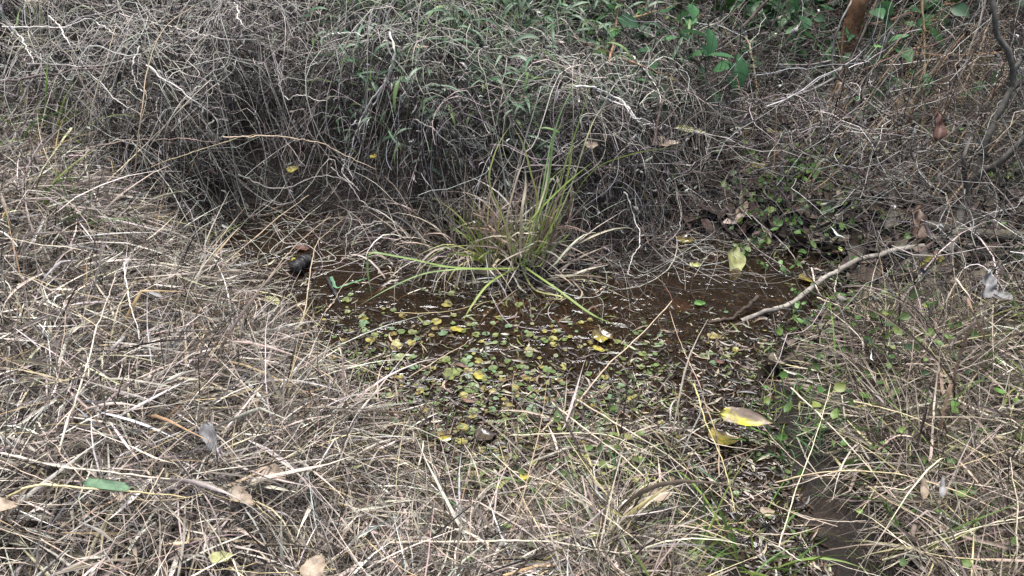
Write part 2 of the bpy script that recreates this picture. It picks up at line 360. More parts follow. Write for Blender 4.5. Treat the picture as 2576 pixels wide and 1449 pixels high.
def vines(n, xr, yr, dens, depth, Lr, rr, pal, K=22, coil=.03, S=3):
    x, y = sample_xy(n, xr, yr, dens); hd = rng.uniform(0, 6.28, n); L = rng.uniform(*Lr, n); st = L/(K-1)
    P = np.zeros((n, K, 3)); cav = cavity(x, y); cur = rng.normal(0, 3.0, n); ph = rng.uniform(0, 6.28, (n, 3)); fq = rng.uniform(2, 7, (n, 3))
    xx, yy = x.copy(), y.copy(); dp = depth(n); dp = np.where(dp > 0, dp*(1-.6*cav), dp)
    for k in range(K):
        cur = cur*.8+rng.normal(0, 3.2, n); hd = hd+cur*st
        t = k/(K-1); off = np.sin(ph+fq*t*np.minimum(L, 1)[:, None]*2.2)*coil
        P[:, k, 0] = xx+off[:, 0]; P[:, k, 1] = yy+off[:, 1]
        P[:, k, 2] = np.maximum(heap(xx, yy)*(1-dp)-dp*.03+off[:, 2], 0)
        slope = np.clip((heap(xx, yy+.03)-heap(xx, yy-.03))/.06, 0, 4)
        s = st/np.sqrt(1+(slope*np.sin(hd))**2)
        xx = xx+np.cos(hd)*s; yy = yy+np.sin(hd)*s
    P[..., 2] = np.maximum(P[..., 2], terr(P[..., 0], P[..., 1])+.006)
    Rr = rng.uniform(*rr, n)[:, None]*np.linspace(1, .55, K)[None]
    return tubes(P, Rr, pick(pal, n, .2), S)
inv2 = lambda x, y: (np.abs(x) < .62*y+.55)
def void(x, y):                            # the hollow under the overhang, left of centre
    return 1-.9*np.exp(-(((x+.62)/.55)**2+((y-2.95)/.2)**2)**2)-.6*np.exp(-(((x+.1)/.25)**2+((y-2.72)/.14)**2))
d_v = lambda x, y: inv2(x, y)*(y > yfront(x)-.02)*np.clip(void(x, y), .6, 1)*(1-.45*sstep(3.4, 3.7, y)*sstep(-1.0, -.7, x))*np.where(y > 4.2, .35, 1)*sstep(1.4, .7, x)*(.55+.45*np.clip(noise2(x, y, 5, 2), -1, 1))
parts = [vines(3600, (-3.0, 1.3), (2.2, 5.2), d_v, lambda n: rng.beta(1, 2.2, n)*.9, (.2, .9), (.0006, .0016), VINE, 22, .035),
         vines(520, (-.45, .55), (2.4, 2.9), lambda x, y: (y > yfront(x)-.06)*1., lambda n: rng.random(n)*.6, (.15, .5), (.0007, .0017), VINE, 22, .05),
         vines(1000, (-3.0, 1.3), (2.3, 4.6), d_v, lambda n: -rng.random(n)*.22, (.4, 1.2), (.001, .002), [(2, (.42, .39, .34)), (2, (.28, .25, .21)), (1, (.5, .46, .4))], 26, .05, 4)]
tag(link('vine_tangle', mesh_np('vine_tangle', *joinm(parts), M['vine'])), 'grey tangle of dead climbing vines heaped behind the pool', 'vine tangle', kind='stuff')
def brittle(n, dens, xr, yr, zf, Lr, rr, pal, K=8, wild=.45, up=.5):
    x, y = sample_xy(n, xr, yr, dens); L = rng.uniform(*Lr, n); P = np.zeros((n, K, 3)); f_ = rng.uniform(*zf, n); f_ = np.where(f_ < .65, f_+cavity(x, y)*.4, f_); z = np.maximum(heap(x, y)*f_, terr(x, y)); P[:, 0] = np.stack([x, y, z], -1)
    hd = rng.uniform(0, 6.28, n); pt = rng.normal(up, .6, n)
    for k in range(1, K):
        j = rng.random(n) < .3; hd = hd+rng.normal(0, .12, n)+np.where(j, rng.normal(0, wild*1.6, n), 0); pt = pt-.06+np.where(j, rng.normal(0, wild, n), 0)
        P[:, k] = P[:, k-1]+np.stack([np.cos(hd)*np.cos(pt), np.sin(hd)*np.cos(pt), np.sin(pt)], -1)*(L/(K-1))[:, None]
        P[:, k, 2] = np.maximum(P[:, k, 2], terr(P[:, k, 0], P[:, k, 1])+.004)
    # side shoots broken off the main ones
    m_ = n; i = rng.integers(0, n, m_); k0 = rng.integers(1, K-1, m_); Q = np.zeros((m_, 4, 3)); Q[:, 0] = P[i, k0]; d = rng.normal(0, 1, (m_, 3)); d /= np.linalg.norm(d, axis=1, keepdims=True)
    for k in range(1, 4): Q[:, k] = Q[:, k-1]+(d+rng.normal(0, .35, (m_, 3)))*(L[i]*.12)[:, None]
    r0 = rng.uniform(*rr, n); C = pick(pal, n, .2)
    return P, joinm([tubes(P, r0[:, None]*np.linspace(1, .45, K)[None], C, 3), tubes(Q, r0[i][:, None]*.6*np.linspace(1, .5, 4)[None], C[i], 3)])
P3, t3 = brittle(6500, lambda x, y: d_v(x, y), (-3, 1.3), (2.2, 4.8), (.25, 1.05), (.08, .38), (.0007, .0016), VINE)
tag(link('dead_weeds', mesh_np('dead_weeds', *t3, M['vine'])), 'brittle broken grey weed stems sticking out of the vine heap', 'dead weeds', kind='stuff')
# hanging strands and shrivelled leaves
def hang(n, dens, xr, yr, Lr, rr, pal, K=12, lean=.25):
    x, y = sample_xy(n, xr, yr, dens); L = rng.uniform(*Lr, n)
    z0 = heap(x, y)*rng.uniform(.5, 1.12, n)+.02; P = np.zeros((n, K, 3)); hd = rng.uniform(0, 6.28, n); ph = rng.uniform(0, 6.28, n); fq = rng.uniform(3, 12, n)
    for k in range(K):
        t = k/(K-1); s = .012*np.sin(ph+fq*t*2)*min(1, t*3)
        P[:, k, 0] = x+np.cos(hd)*(L*t*lean)+s; P[:, k, 1] = y+np.sin(hd)*(L*t*lean)-.1*L*t+s*np.cos(ph*3)
        P[:, k, 2] = z0-L*t*(.35+.65*t)+.03*math.sin(math.pi*t)
    P[..., 2] = np.maximum(P[..., 2], terr(P[..., 0], P[..., 1])+.003)
    return P, tubes(P, rng.uniform(*rr, n)[:, None]*np.linspace(1, .6, K)[None], pick(pal, n, .2), 3)
P1, t1 = hang(6400, lambda x, y: d_v(x, y)*(1-.5*cavity(x, y)), (-3, 1.3), (2.2, 4.6), (.08, .42), (.0006, .0014), VINE)
tag(link('hanging_strands', mesh_np('hanging_strands', *t1, M['vine'])), 'thin brown strands hanging down the face of the vine heap', 'strands', kind='stuff')
def dead_leaves(src, n, Lr, wr, pal, K=6, down=.75):
    i = rng.integers(0, len(src), n); k = rng.integers(1, src.shape[1], n); p0 = src[i, k]; L = rng.uniform(*Lr, n)
    hd = rng.uniform(0, 6.28, n); P = np.zeros((n, K, 3)); P[:, 0] = p0; pt = rng.uniform(-1.5, .4, n); tgt = -1.3*(rng.random(n) < down)
    for j in range(1, K):
        pt = pt*.6+tgt*.4+rng.normal(0, .45, n); hd = hd+rng.normal(0, .6, n)
        P[:, j] = P[:, j-1]+np.stack([np.cos(hd)*np.cos(pt), np.sin(hd)*np.cos(pt), np.sin(pt)], -1)*(L/(K-1))[:, None]
    P[..., 2] = np.maximum(P[..., 2], terr(P[..., 0], P[..., 1])+.002)
    t = np.linspace(0, 1, K); W = rng.uniform(*wr, n)[:, None]*np.clip(np.sin(math.pi*(t*.92+.06))**.8, .08, 1)[None]*rng.uniform(.6, 1.25, (n, K))
    return ribbons(P, W, pick(pal, n, .22), fold=.9, twist=rng.normal(0, 2.2, n))
tag(link('shrivelled_leaves', mesh_np('shrivelled_leaves', *dead_leaves(P1, 22000, (.02, .06), (.0015, .006), DEAD), M['deadleaf'])), 'shrivelled grey leaves hanging all over the dead vines', 'dead leaves', kind='stuff')

# ---------------------------------------------------------------- placing single things on what the sight line meets
def surf(x, y):
    x = float(x); y = float(y)
    if y > yfront(x) and x < 1.0: return float(max(heap(x, y), terr(x, y)))
    t = float(terr(x, y))
    return max(t, 0) + (float(thick(x, y))*.85 if y < 2.75 and wdist(x, y) > 0 else 0)
def on_surf(u, v, h=0.0):
    d = ray(u, v); o = np.array([0, 0, CAM_H]); t = .9
    while t < 9:
        p = o+d*t
        if p[2] <= surf(p[0], p[1])+h: return p
        t += .006
    return p
def at(u, v, mode, q):
    if mode == 's': return on_surf(u, v, q)
    if mode == 'z': return on_z(u, v, q)
    g = on_surf(u, v, .08 if u < 1650 else .03); return g if g[1] < q else on_y(u, v, q)
def const(n, c): return np.tile(np.array(c, float), (n, 1))
def place(me_parts, name, base, mat, parent=None):
    V, F, C = me_parts
    return link(name, mesh_np(name, V-base, F, C, mat), parent, None if parent is not None else base)
def strand(name, label, cat, group, col, r, pts, mode='s', K=40, rib=False, mat=None, wob=.003, nodes=False, sides=6, r1=.4):
    """one stalk, vine or branch along picture points (u, v, height or distance)"""
    P = np.array([at(u, v, mode, q) for u, v, q in pts]); P = catmull(P, K)
    wv = np.cumsum(rng.normal(0, 1, (K, 3)), 0); wv -= np.linspace(0, 1, K)[:, None]*wv[-1]; P = P+wv*wob*.35
    c = np.clip(np.array(col)*rng.normal(1, .07, (K, 1))*rng.normal(1, .03, (K, 3)), .01, .95)
    rr = r*np.linspace(1, r1, K)*rng.normal(1, .05, K)
    if nodes: rr = rr*(1+.35*(np.arange(K) % 7 == 3))
    if rib: g = ribbons(P[None], (rr*np.clip(np.linspace(1, 0, K)*6, .1, 1))[None], c[None], roll=np.array([rng.uniform(-.3, .3)]), twist=rng.normal(0, .5, 1), fold=.3)
    else: g = tubes(P[None], rr[None], c[None], sides)
    o = place(g, name, P[0], mat or M['vine'])
    if cat: tag(o, label, cat, group)
    o['_p'] = 0; del o['_p']
    return o, P
GREY, PALE, DARK, TAN, CANE, RED = (.30, .27, .24), (.55, .51, .46), (.07, .05, .045), (.56, .44, .30), (.36, .24, .11), (.22, .11, .08)
h = .03
VG = 'loose vines arching over the dead thicket'
VINES = [
 ('thick pale vine falling from the top left corner of the thicket', PALE, .0032, [(0,10,3.1),(17,57,3.1),(60,100,3.08),(87,160,3.05)]),
 ('wavy pale vine running level below the top left corner, then humping up and down', PALE, .0028, [(0,66,3.2),(90,66,3.2),(167,67,3.2),(217,45,3.2),(250,60,3.2),(290,88,3.15)]),
 ('long pale vine sloping from top left down to the knot of straw ends', PALE, .0026, [(123,37,3.15),(167,100,3.1),(190,140,3.1),(233,187,3.05),(300,253,3.0),(353,287,2.98)]),
 ('thin pale vine crossing the thicket top almost level toward the pale crest', PALE, .0022, [(300,33,3.3),(433,67,3.3),(533,90,3.3),(644,100,3.3)]),
 ('grey vine lying level left then rising to join the pale crest', GREY, .0026, [(70,163,3.15),(150,163,3.15),(300,167,3.15),(433,107,3.2),(533,97,3.2)]),
 ('thick dark woody vine rising slowly toward the upper left', (.14,.11,.10), .0042, [(0,207,3.0),(117,185,3.05),(213,173,3.05),(317,167,3.05)]),
 ('kinked grey vine zigzagging down the left edge of the thicket', GREY, .0032, [(107,160,3.05),(67,233,2.95),(13,323,2.85),(33,373,2.8),(100,430,2.75)]),
 ('loop of pale vine hanging like a hook left of the hollow', PALE, .0026, [(353,120,3.1),(333,177,3.08),(347,220,3.05),(367,240,3.0)]),
 ('pale vine arching to the right and dropping into the dark hollow', PALE, .003, [(367,167,3.1),(433,217,3.05),(483,263,3.0),(533,293,2.98),(547,317,2.97),(547,353,2.95)]),
 ('thin vine dropping steeply beside the dark hollow', GREY, .0026, [(540,300,2.98),(523,323,2.97),(533,383,2.93),(547,440,2.88)]),
 ('stiff pale vine slanting down at the very top of the thicket', PALE, .003, [(590,8,3.5),(607,50,3.45),(637,80,3.4)]),
 ('long pale vine hanging in a wide hook over the dark centre of the thicket', PALE, .0024, [(687,133,3.15),(701,217,3.05),(721,243,3.05),(761,240,3.05),(807,253,3.0),(831,243,3.0)]),
 ('pale vine bowed flat before the green shoots', PALE, .0026, [(811,100,3.35),(877,90,3.35),(937,88,3.35)]),
 ('thickest white vine snaking down the middle of the thicket to its foot', (.62,.58,.53), .0036, [(981,83,3.3),(991,133,3.2),(977,187,3.12),(944,240,3.05),(904,317,2.97),(884,393,2.9),(864,437,2.85),(904,480,2.8)]),
 ('second white vine running beside the thickest one down the middle', (.58,.54,.5), .0028, [(998,140,3.2),(965,200,3.12),(925,270,3.05),(895,330,2.97),(874,410,2.9),(890,450,2.85)]),
 ('straight knobbly stem slanting down to the right through the dark hollow', GREY, .0028, [(664,257,3.05),(711,327,2.98),(767,417,2.9)]),
 ('long brown straw arching over the dark hollow', (.46,.36,.26), .0024, [(560,345,2.75),(644,335,2.75),(711,333,2.78),(811,363,2.8),(947,425,2.8)]),
 ('brown twig lying level left of the hollow', (.30,.22,.18), .003, [(190,385,2.75),(293,357,2.75),(400,352,2.78),(467,352,2.8),(560,362,2.8)]),
 ('twisted rope of white vine on the right part of the thicket', (.6,.57,.53), .0034, [(1440,215,3.2),(1501,230,3.2),(1555,257,3.15),(1588,283,3.12),(1615,310,3.1),(1655,313,3.1)]),
 ('white vine wound around the twisted rope of vine', (.55,.52,.48), .0026, [(1500,226,3.18),(1535,256,3.14),(1575,268,3.11),(1600,300,3.08),(1630,306,3.08),(1665,322,3.05)]),
 ('pale vine arching down to the right of the green sedge tips', PALE, .003, [(1555,132,3.4),(1588,140,3.38),(1638,187,3.3),(1665,213,3.25),(1678,243,3.2)]),
 ('curved grey vine drooping from the crest onto the tussock', GREY, .0026, [(1040,300,2.9),(1090,330,2.85),(1150,380,2.75),(1160,440,2.65)]),
 ('ring of grey vine curling above the water left of the tussock', GREY, .0022, [(960,555,2.55),(905,570,2.5),(870,600,2.45),(870,640,2.42),(920,640,2.42)]),
 ('grey vine drooping into the water right of the tussock', PALE, .0022, [(1570,483,2.7),(1605,560,2.62),(1612,620,2.58),(1580,690,2.5)]),
 ('second vine drooping beside it in a wide bow', GREY, .002, [(1700,483,2.75),(1708,560,2.65),(1680,615,2.55),(1655,628,2.52)]),
 ('thin vine hanging left from the crest to the water', GREY, .0022, [(830,420,2.85),(930,520,2.7),(1000,560,2.6)]),
 ('low vine swagged across the foot of the heap', GREY, .0022, [(600,440,2.85),(700,470,2.8),(820,440,2.8),(900,470,2.75)]),
 ('long grey vine crossing the upper right of the dead thicket', GREY, .002, [(1180,120,3.2),(1280,150,3.15),(1400,160,3.15),(1500,210,3.15)]),
 ('arched grey vine above the leaf litter on the right', (.36,.31,.24), .0038, [(2042,573,2.7),(2119,530,2.75),(2185,505,2.78),(2272,520,2.8)]),
 ('vine curling back from the arched one toward the water', GREY, .0022, [(1860,520,2.75),(1940,590,2.6),(2000,650,2.5),(2049,706,2.4)]),
]
for lab, c, r, pts in VINES: strand('vine', lab, 'vine', VG, np.array(c)*1.1, r*1.15, pts, 'y', 44, wob=.006)
# procedurally strewn, still single vines over the crest
SG = 'single stalks and straws lying on the grass mat'
STALKS = [
 ('pale stiff stalk rising from the marsh toward the right pool, its tip bare', TAN, .0030, [(1355,1093,.0),(1398,1053,.02),(1445,1023,.05),(1491,963,.09),(1528,920,.12),(1575,876,.15),(1635,816,.19),(1690,757,.22)], 'z'),
 ('thin seed stalk leaning left over the right pool and ditch', (.46,.34,.24), .0019, [(1808,1200,.02),(1808,1126,.06),(1801,1083,.1),(1778,1016,.14),(1761,966,.18),(1735,906,.2),(1705,833,.23),(1685,783,.25)], 'z'),
 ('nearly black upright stem standing in the beige grass left of centre', (.035,.025,.022), .0028, [(520,1152,.15),(507,1083,.22),(503,1000,.30),(500,900,.38)], 'z'),
 ('long yellow straw bent like a roof over the front left grass', (.68,.56,.30), .0028, [(20,1253,.05),(113,1221,.10),(333,1239,.06),(477,1253,.04)], 's'),
 ('long pale straw crossing the whole front left in a gentle slope', (.66,.58,.46), .0024, [(0,1139,.04),(167,1179,.05),(400,1203,.05),(644,1233,.03)], 's'),
 ('longest straw lying level along the bottom centre', (.66,.58,.44), .0027, [(977,1366,.03),(1110,1361,.06),(1288,1359,.07),(1421,1366,.07),(1588,1396,.04)], 's'),
 ('white curved stalk standing on the left bank tuft', (.7,.64,.55), .0022, [(313,660,.12),(320,733,.1),(335,800,.08),(350,853,.04)], 's'),
 ('long straight straw leaning across the left bank', (.62,.54,.42), .0024, [(150,1139,.04),(167,1076,.05),(207,963,.06),(247,816,.08),(293,683,.1)], 's'),
 ('straw leaning over the left pool edge from the bank', TAN, .0024, [(620,760,.05),(650,730,.08),(737,626,.18),(832,545,.26)], 'z'),
 ('bowed straw rising out of the shallow water on the left', TAN, .0024, [(759,811,.02),(772,766,.05),(781,670,.12),(801,606,.16),(864,550,.22)], 'z'),
 ('long straw reaching from the left bank up over the dark water', TAN, .0024, [(520,716,.12),(583,643,.2),(644,590,.25),(694,550,.28),(777,491,.33)], 'z'),
 ('thin straw slanting above the water left of the floating leaves', (.5,.4,.28), .0016, [(791,833,.02),(831,766,.08),(891,686,.14)], 'z'),
 ('thin pale straw lying across the floating leaves in the middle', TAN, .0016, [(1031,950,.01),(1077,926,.03),(1130,890,.05),(1191,850,.07)], 'z'),
 ('very straight straw standing off the upper left bank', (.6,.5,.36), .002, [(250,480,2.62),(367,367,2.72),(450,280,2.82),(533,197,2.92)], 'y'),
 ('slim straw arching over the left end of the hollow', (.6,.48,.3), .002, [(380,420,2.7),(460,390,2.72),(560,358,2.76),(644,337,2.8)], 'y'),
 ('upright brown straw with a slight bow above the upper left bank', (.55,.42,.28), .0026, [(340,430,2.65),(357,287,2.7),(370,180,2.8),(410,80,2.9),(490,12,3.0)], 'y'),
 ('thin upright straw beside the bowed brown one', (.55,.45,.32), .0018, [(225,400,2.65),(235,260,2.7),(275,130,2.8),(293,60,2.9)], 'y'),
 ('pale straw fan rib lying right at the front left water edge', TAN, .0024, [(700,870,.02),(850,905,.04),(1000,965,.02)], 's'),
 ('straw slanting down to the right in the front centre', (.62,.54,.40), .0024, [(1390,1015,.06),(1480,1085,.07),(1600,1180,.07),(1740,1310,.03)], 's'),
 ('second straw slanting parallel in the front centre', (.58,.48,.36), .0026, [(1440,1000,.05),(1560,1070,.08),(1700,1160,.07),(1860,1290,.03)], 's'),
 ('long straw from the marsh down to the bottom right', (.6,.52,.38), .0024, [(1288,1185,.04),(1420,1230,.06),(1560,1330,.06),(1680,1440,.02)], 's'),
 ('straw lying crosswise over the front centre bundle', (.62,.56,.40), .0022, [(1288,1095,.05),(1420,1090,.08),(1545,1102,.07),(1700,1180,.04)], 's'),
 ('yellowish straw running straight down by the ditch', (.55,.48,.22), .0022, [(1745,966,.1),(1780,1080,.08),(1820,1180,.06),(1850,1290,.04)], 's'),
 ('thin straight straw leaning right across the lower right grass', (.66,.6,.4), .0018, [(1960,1380,.03),(1990,1260,.06),(2050,1110,.1),(2090,966,.14)], 's'),
 ('long pale straw sloping over the right front bank', (.62,.52,.4), .0022, [(1990,975,.1),(2080,1060,.1),(2180,1170,.08),(2260,1260,.04)], 's'),
 ('gently arched straw crossing the lower right grass', (.6,.48,.3), .002, [(1950,1215,.04),(2100,1188,.1),(2260,1195,.1),(2420,1240,.08),(2576,1310,.03)], 's'),
 ('thick pale straw rising to the right bottom corner', (.64,.58,.42), .0026, [(2220,1410,.03),(2330,1370,.06),(2450,1330,.08),(2576,1300,.08)], 's'),
 ('upright pale straw near the right edge at the bottom', (.66,.56,.4), .0024, [(2555,1440,.02),(2560,1300,.1),(2543,1150,.18)], 's'),
 ('straw lying across the ditch corner at bottom right', (.56,.5,.42), .0024, [(1932,1370,.03),(1990,1400,.06),(2060,1449,.02)], 's'),
 ('tall thin straw standing among the right hand litter', (.56,.44,.28), .0018, [(2225,966,.05),(2232,766,.2),(2222,683,.27),(2205,613,.34)], 'z'),
 ('tall straw pair rising at the right, the straighter one', (.6,.52,.40), .0024, [(2359,966,.05),(2369,850,.15),(2385,733,.25)], 'z'),
 ('very tall thin stalk rising toward the grey trunk', (.55,.42,.24), .0020, [(2439,883,.1),(2432,736,.25),(2412,603,.4),(2379,483,.52)], 'z'),
 ('straw bent like an elbow over the green herbs right', (.62,.5,.32), .0022, [(2022,833,.03),(2100,812,.06),(2189,793,.08),(2219,835,.03)], 'z'),
 ('short pale stick standing at the water edge beside the log', (.66,.58,.46), .003, [(2042,673,.1),(2055,730,.06),(2085,753,.03)], 'z'),
 ('flattened pale reed lying right of the log', (.62,.5,.36), .0034, [(2055,750,.05),(2115,770,.05),(2160,800,.05),(2199,813,.03)], 'z'),
 ('yellow straw crossing above the pale log', (.56,.42,.22), .0022, [(2265,693,.1),(2330,675,.12),(2399,661,.15)], 'z'),
 ('pale double straw standing behind the log', (.66,.58,.46), .0024, [(2100,740,.06),(2105,700,.1),(2112,665,.14)], 'z'),
 ('drooping pale straw right of the log in a wide bow', (.5,.42,.3), .002, [(2065,905,.02),(2070,830,.08),(2140,770,.12),(2200,735,.15)], 'z'),
 ('thin yellow blade lying low at the right, far end', (.6,.52,.28), .002, [(1932,910,.04),(2060,935,.05),(2200,960,.05),(2330,960,.03)], 'z'),
 ('long thin straw lying level above the ditch at right', (.6,.5,.3), .002, [(2149,1010,.08),(2300,1050,.1),(2450,1130,.08),(2576,1230,.04)], 's'),
]
for lab, c, r, pts, md in STALKS: strand('grass_stalk', lab, 'stalk', SG, c, r, pts, md, 34, mat=M['straw'], wob=.0025, nodes=True, sides=5)
# extra straws strewn over the mats, single things
for k in range(95):
    left = k < 60
    u0 = rng.uniform(-20, 1000) if left else rng.uniform(1150, 2560); v0 = rng.uniform(760, 1440) if left else rng.uniform(1080, 1440)
    a = rng.normal(.35, .55) if k % 3 else rng.uniform(0, 3.1); Lp = rng.uniform(160, 420); sg = rng.choice([-1, 1])
    pts = [(u0+Lp*t*math.cos(a)*sg, v0+Lp*t*math.sin(a)*.7*sg+14*math.sin(3*t), .035+.05*math.sin(math.pi*t)) for t in (0, .35, .7, 1)]
    if max(p_[1] for p_ in pts) > 1560: continue
    kind = rng.integers(0, 4); c = [(.66, .56, .44), (.56, .44, .33), (.62, .5, .28), (.44, .33, .25)][kind]
    side = 'left front bank' if left else 'right front bank'
    strand('straw', '%s long straw lying loose on top of the %s grass' % (['pale', 'beige', 'yellowish', 'brownish'][kind], side), 'straw', '%s straws strewn over the %s' % (['pale', 'beige', 'yellowish', 'brownish'][kind], side),
           c, rng.uniform(.0008, .0017), pts, 's', 16, mat=M['straw'], wob=.003, sides=4)

# ---------------------------------------------------------------- woody things on the right
def limb(P, r0, r1, col, S=8, K=None):
    K = len(P); c = np.clip(np.array(col)*rng.normal(1, .12, (K, 1)), .01, .9); rr = np.linspace(r0, r1, K)*rng.normal(1, .05, K)
    return tubes(P[None], rr[None], c[None], S)
def woody(name, label, cat, base_pts, r0, r1, col, branches=(), mode='y', K=50, group=None, S=10, wob=.004, trunkname='trunk'):
    P = np.array([at(u, v, mode, q) for u, v, q in base_pts]); P = catmull(P, K)
    wv = np.cumsum(rng.normal(0, 1, (K, 3)), 0); wv -= np.linspace(0, 1, K)[:, None]*wv[-1]; P = P+wv*wob*.3
    e = bpy.data.objects.new(name, None); COL.objects.link(e); e.location = P[0]; tag(e, label, cat, group)
    def add(nm, Q, a, b_):
        V, F, C = limb(Q, a, b_, col, S); return link(nm, mesh_np(nm, V-P[0], F, C, M['bark']), e)
    add(trunkname, P, r0, r1)
    for pts, a, b_ in branches:
        Q = catmull(np.array([at(u, v, mode, q) for u, v, q in pts]), 30); add('branch', Q, a, b_)
    return e
woody('tree', 'brown leaning trunk among the canes at the top right', 'tree', [(2090,320,3.5),(2119,187,3.6),(2142,90,3.66),(2170,-10,3.7),(2240,-260,3.9),(2290,-560,4.1)], .034, .045, (.13,.07,.035), S=14, wob=.006,
      branches=[([(2180,-60,3.72),(2120,-160,3.8),(2050,-300,3.9),(2000,-500,4.1)], .025, .012)])
woody('tree', 'slender grey forked trunk on the right with smooth pale bark', 'tree', [(2385,640,2.5),(2412,566,2.55),(2439,483,2.58),(2465,417,2.6),(2492,333,2.62),(2525,267,2.65),(2550,213,2.68),(2542,133,2.7),(2512,87,2.72),(2499,0,2.75),(2470,-200,2.9),(2500,-450,3.1)], .013, .005, (.11,.10,.085), S=12,
      branches=[([(2450,450,2.59),(2475,430,2.58),(2512,410,2.56),(2565,360,2.55),(2620,300,2.55)], .013, .007), ([(2425,530,2.56),(2430,470,2.55),(2425,400,2.55),(2440,350,2.6)], .009, .006), ([(2548,180,2.69),(2590,120,2.7),(2640,20,2.7)], .008, .004)])
woody('bush', 'bare grey forked sapling branching above the leaf litter right of centre', 'bush', [(2275,322,3.0),(2219,283,3.05),(2165,250,3.1),(2102,190,3.15),(2092,153,3.18),(2112,67,3.2),(2145,0,3.25),(2160,-60,3.3)], .0045, .0035, (.22,.20,.18), S=7, wob=.005, trunkname='stem',
      branches=[([(2092,153,3.18),(2032,163,3.15),(1959,162,3.15)], .0045, .0025), ([(2102,195,3.15),(2032,230,3.1),(1932,257,3.1),(1880,275,3.1)], .005, .003), ([(2165,250,3.1),(2190,240,3.1),(2235,278,3.05)], .004, .002)])
woody('log', 'pale grey branch lying out of the water on the right, patched with lichen', 'log', [(1865,808,.0),(1900,793,.005),(1932,782,.015),(1959,776,.03),(1999,758,.04),(2045,730,.05),(2079,703,.06),(2115,683,.07),(2162,656,.08),(2215,643,.09),(2265,626,.10),(2325,620,.11)], .0075, .0095, (.26,.235,.20), mode='z', S=12, trunkname='stem',
      branches=[([(1999,758,.04),(1970,800,.0),(1940,830,-.01)], .004, .002)])
woody('stick', 'dark wet stick half sunk in the right pool', 'stick', [(1784,812,.0),(1840,800,.01),(1880,775,.02),(1905,745,.04)], .005, .007, (.06,.045,.035), mode='z', S=8, trunkname='stem')
woody('stick', 'broken brown stump branch lying on the litter right of the thicket', 'stick', [(1828,410,3.15),(1858,367,3.2),(1875,340,3.22),(1883,318,3.25)], .011, .015, (.26,.17,.10), S=10, trunkname='stem')
woody('stick', 'level grey stick lying on the litter near a yellow leaf', 'stick', [(1771,422,3.0),(1830,424,3.02),(1898,418,3.05)], .006, .005, (.25,.21,.17), S=8, trunkname='stem')
woody('bush', 'dark leafless branch rising to the right across the dark background', 'bush', [(1641,370,3.1),(1671,247,3.3),(1738,173,3.45),(1788,133,3.5),(1861,73,3.6),(1931,3,3.7),(2000,-80,3.8)], .005, .008, (.09,.07,.06), S=7, trunkname='stem',
      branches=[([(1861,73,3.6),(1850,140,3.5),(1820,215,3.4),(1805,290,3.2),(1808,340,3.1)], .006, .004), ([(1738,173,3.45),(1700,240,3.3),(1680,300,3.2)], .003, .002)])
woody('log', 'mossy fallen log behind the slender grey trunk', 'log', [(2300,560,3.12),(2400,575,3.15),(2480,590,3.15),(2600,600,3.2)], .016, .02, (.09,.08,.06), S=14, trunkname='stem')
woody('log', 'mouldy old stump behind the canes at the far right', 'log', [(2150,300,3.9),(2260,275,3.95),(2400,262,4.0),(2520,290,4.0)], .05, .06, (.16,.14,.10), S=14, trunkname='stem')
CG = 'canes crossing the upper right thicket'
CANES = [
 ('thickest yellow brown cane sloping up to the top right', [(1932,133,3.9),(2032,112,3.9),(2099,90,3.9),(2232,53,3.9),(2319,25,3.9),(2400,10,3.9)], .0075),
 ('yellow brown cane just above the thickest one, more level', [(1780,110,3.95),(1932,110,3.95),(2049,100,3.95),(2165,77,3.9),(2370,50,3.9)], .0055),
 ('short cane dipping to the right behind the brown trunk', [(2120,80,4.0),(2199,63,3.95),(2282,83,3.9),(2342,100,3.9)], .005),
 ('cane sloping down to the right in the dark middle top', [(1440,92,3.8),(1488,117,3.8),(1541,140,3.75),(1621,173,3.7),(1688,190,3.65)], .005),
 ('upright reddish cane in the top middle', [(1532,165,3.6),(1545,80,3.6),(1558,0,3.6),(1565,-60,3.6)], .005),
 ('slanting orange cane leaning right at the top middle', [(1590,60,3.9),(1640,-10,3.9)], .006),
 ('orange cane rising to the right under the broad leaves', [(1560,52,4.0),(1625,38,4.0),(1700,10,4.0),(1740,-8,4.0)], .006),
 ('brown cane slanting to the lower left beside the trunk', [(2087,140,3.8),(2032,190,3.75),(1980,232,3.7)], .004),
 ('tall knotted stalk standing in front of the canes', [(2282,483,3.1),(2312,393,3.15),(2325,260,3.2),(2325,100,3.3),(2319,0,3.35),(2315,-80,3.4)], .0052),
 ('pale cane leaning left from the grey trunk to the top', [(2330,400,3.2),(2385,267,3.25),(2432,167,3.3),(2479,0,3.35)], .0045),
 ('second pale cane right of it, reaching the top edge', [(2417,230,3.3),(2465,133,3.35),(2512,0,3.4)], .0045),
 ('red brown cane falling right through the dark gap', [(1821,67,3.6),(1840,130,3.55),(1855,200,3.5),(1871,260,3.45)], .0038),
 ('long orange brown cane falling right below the broad leaves', [(1875,77,3.6),(1890,130,3.5),(1904,267,3.3),(1888,350,3.2)], .0038),
 ('straight brown cane beside the brown trunk', [(2130,170,4.0),(2165,80,4.0),(2205,0,4.1)], .0075),
 ('thin straw coloured cane crossing the upper right corner', [(2279,127,3.5),(2365,140,3.5),(2470,137,3.5),(2560,120,3.5)], .0035),
 ('cane bent to the left over the litter at right', [(2150,350,3.2),(2240,290,3.3),(2310,240,3.4),(2400,120,3.5),(2450,60,3.5)], .004),
]
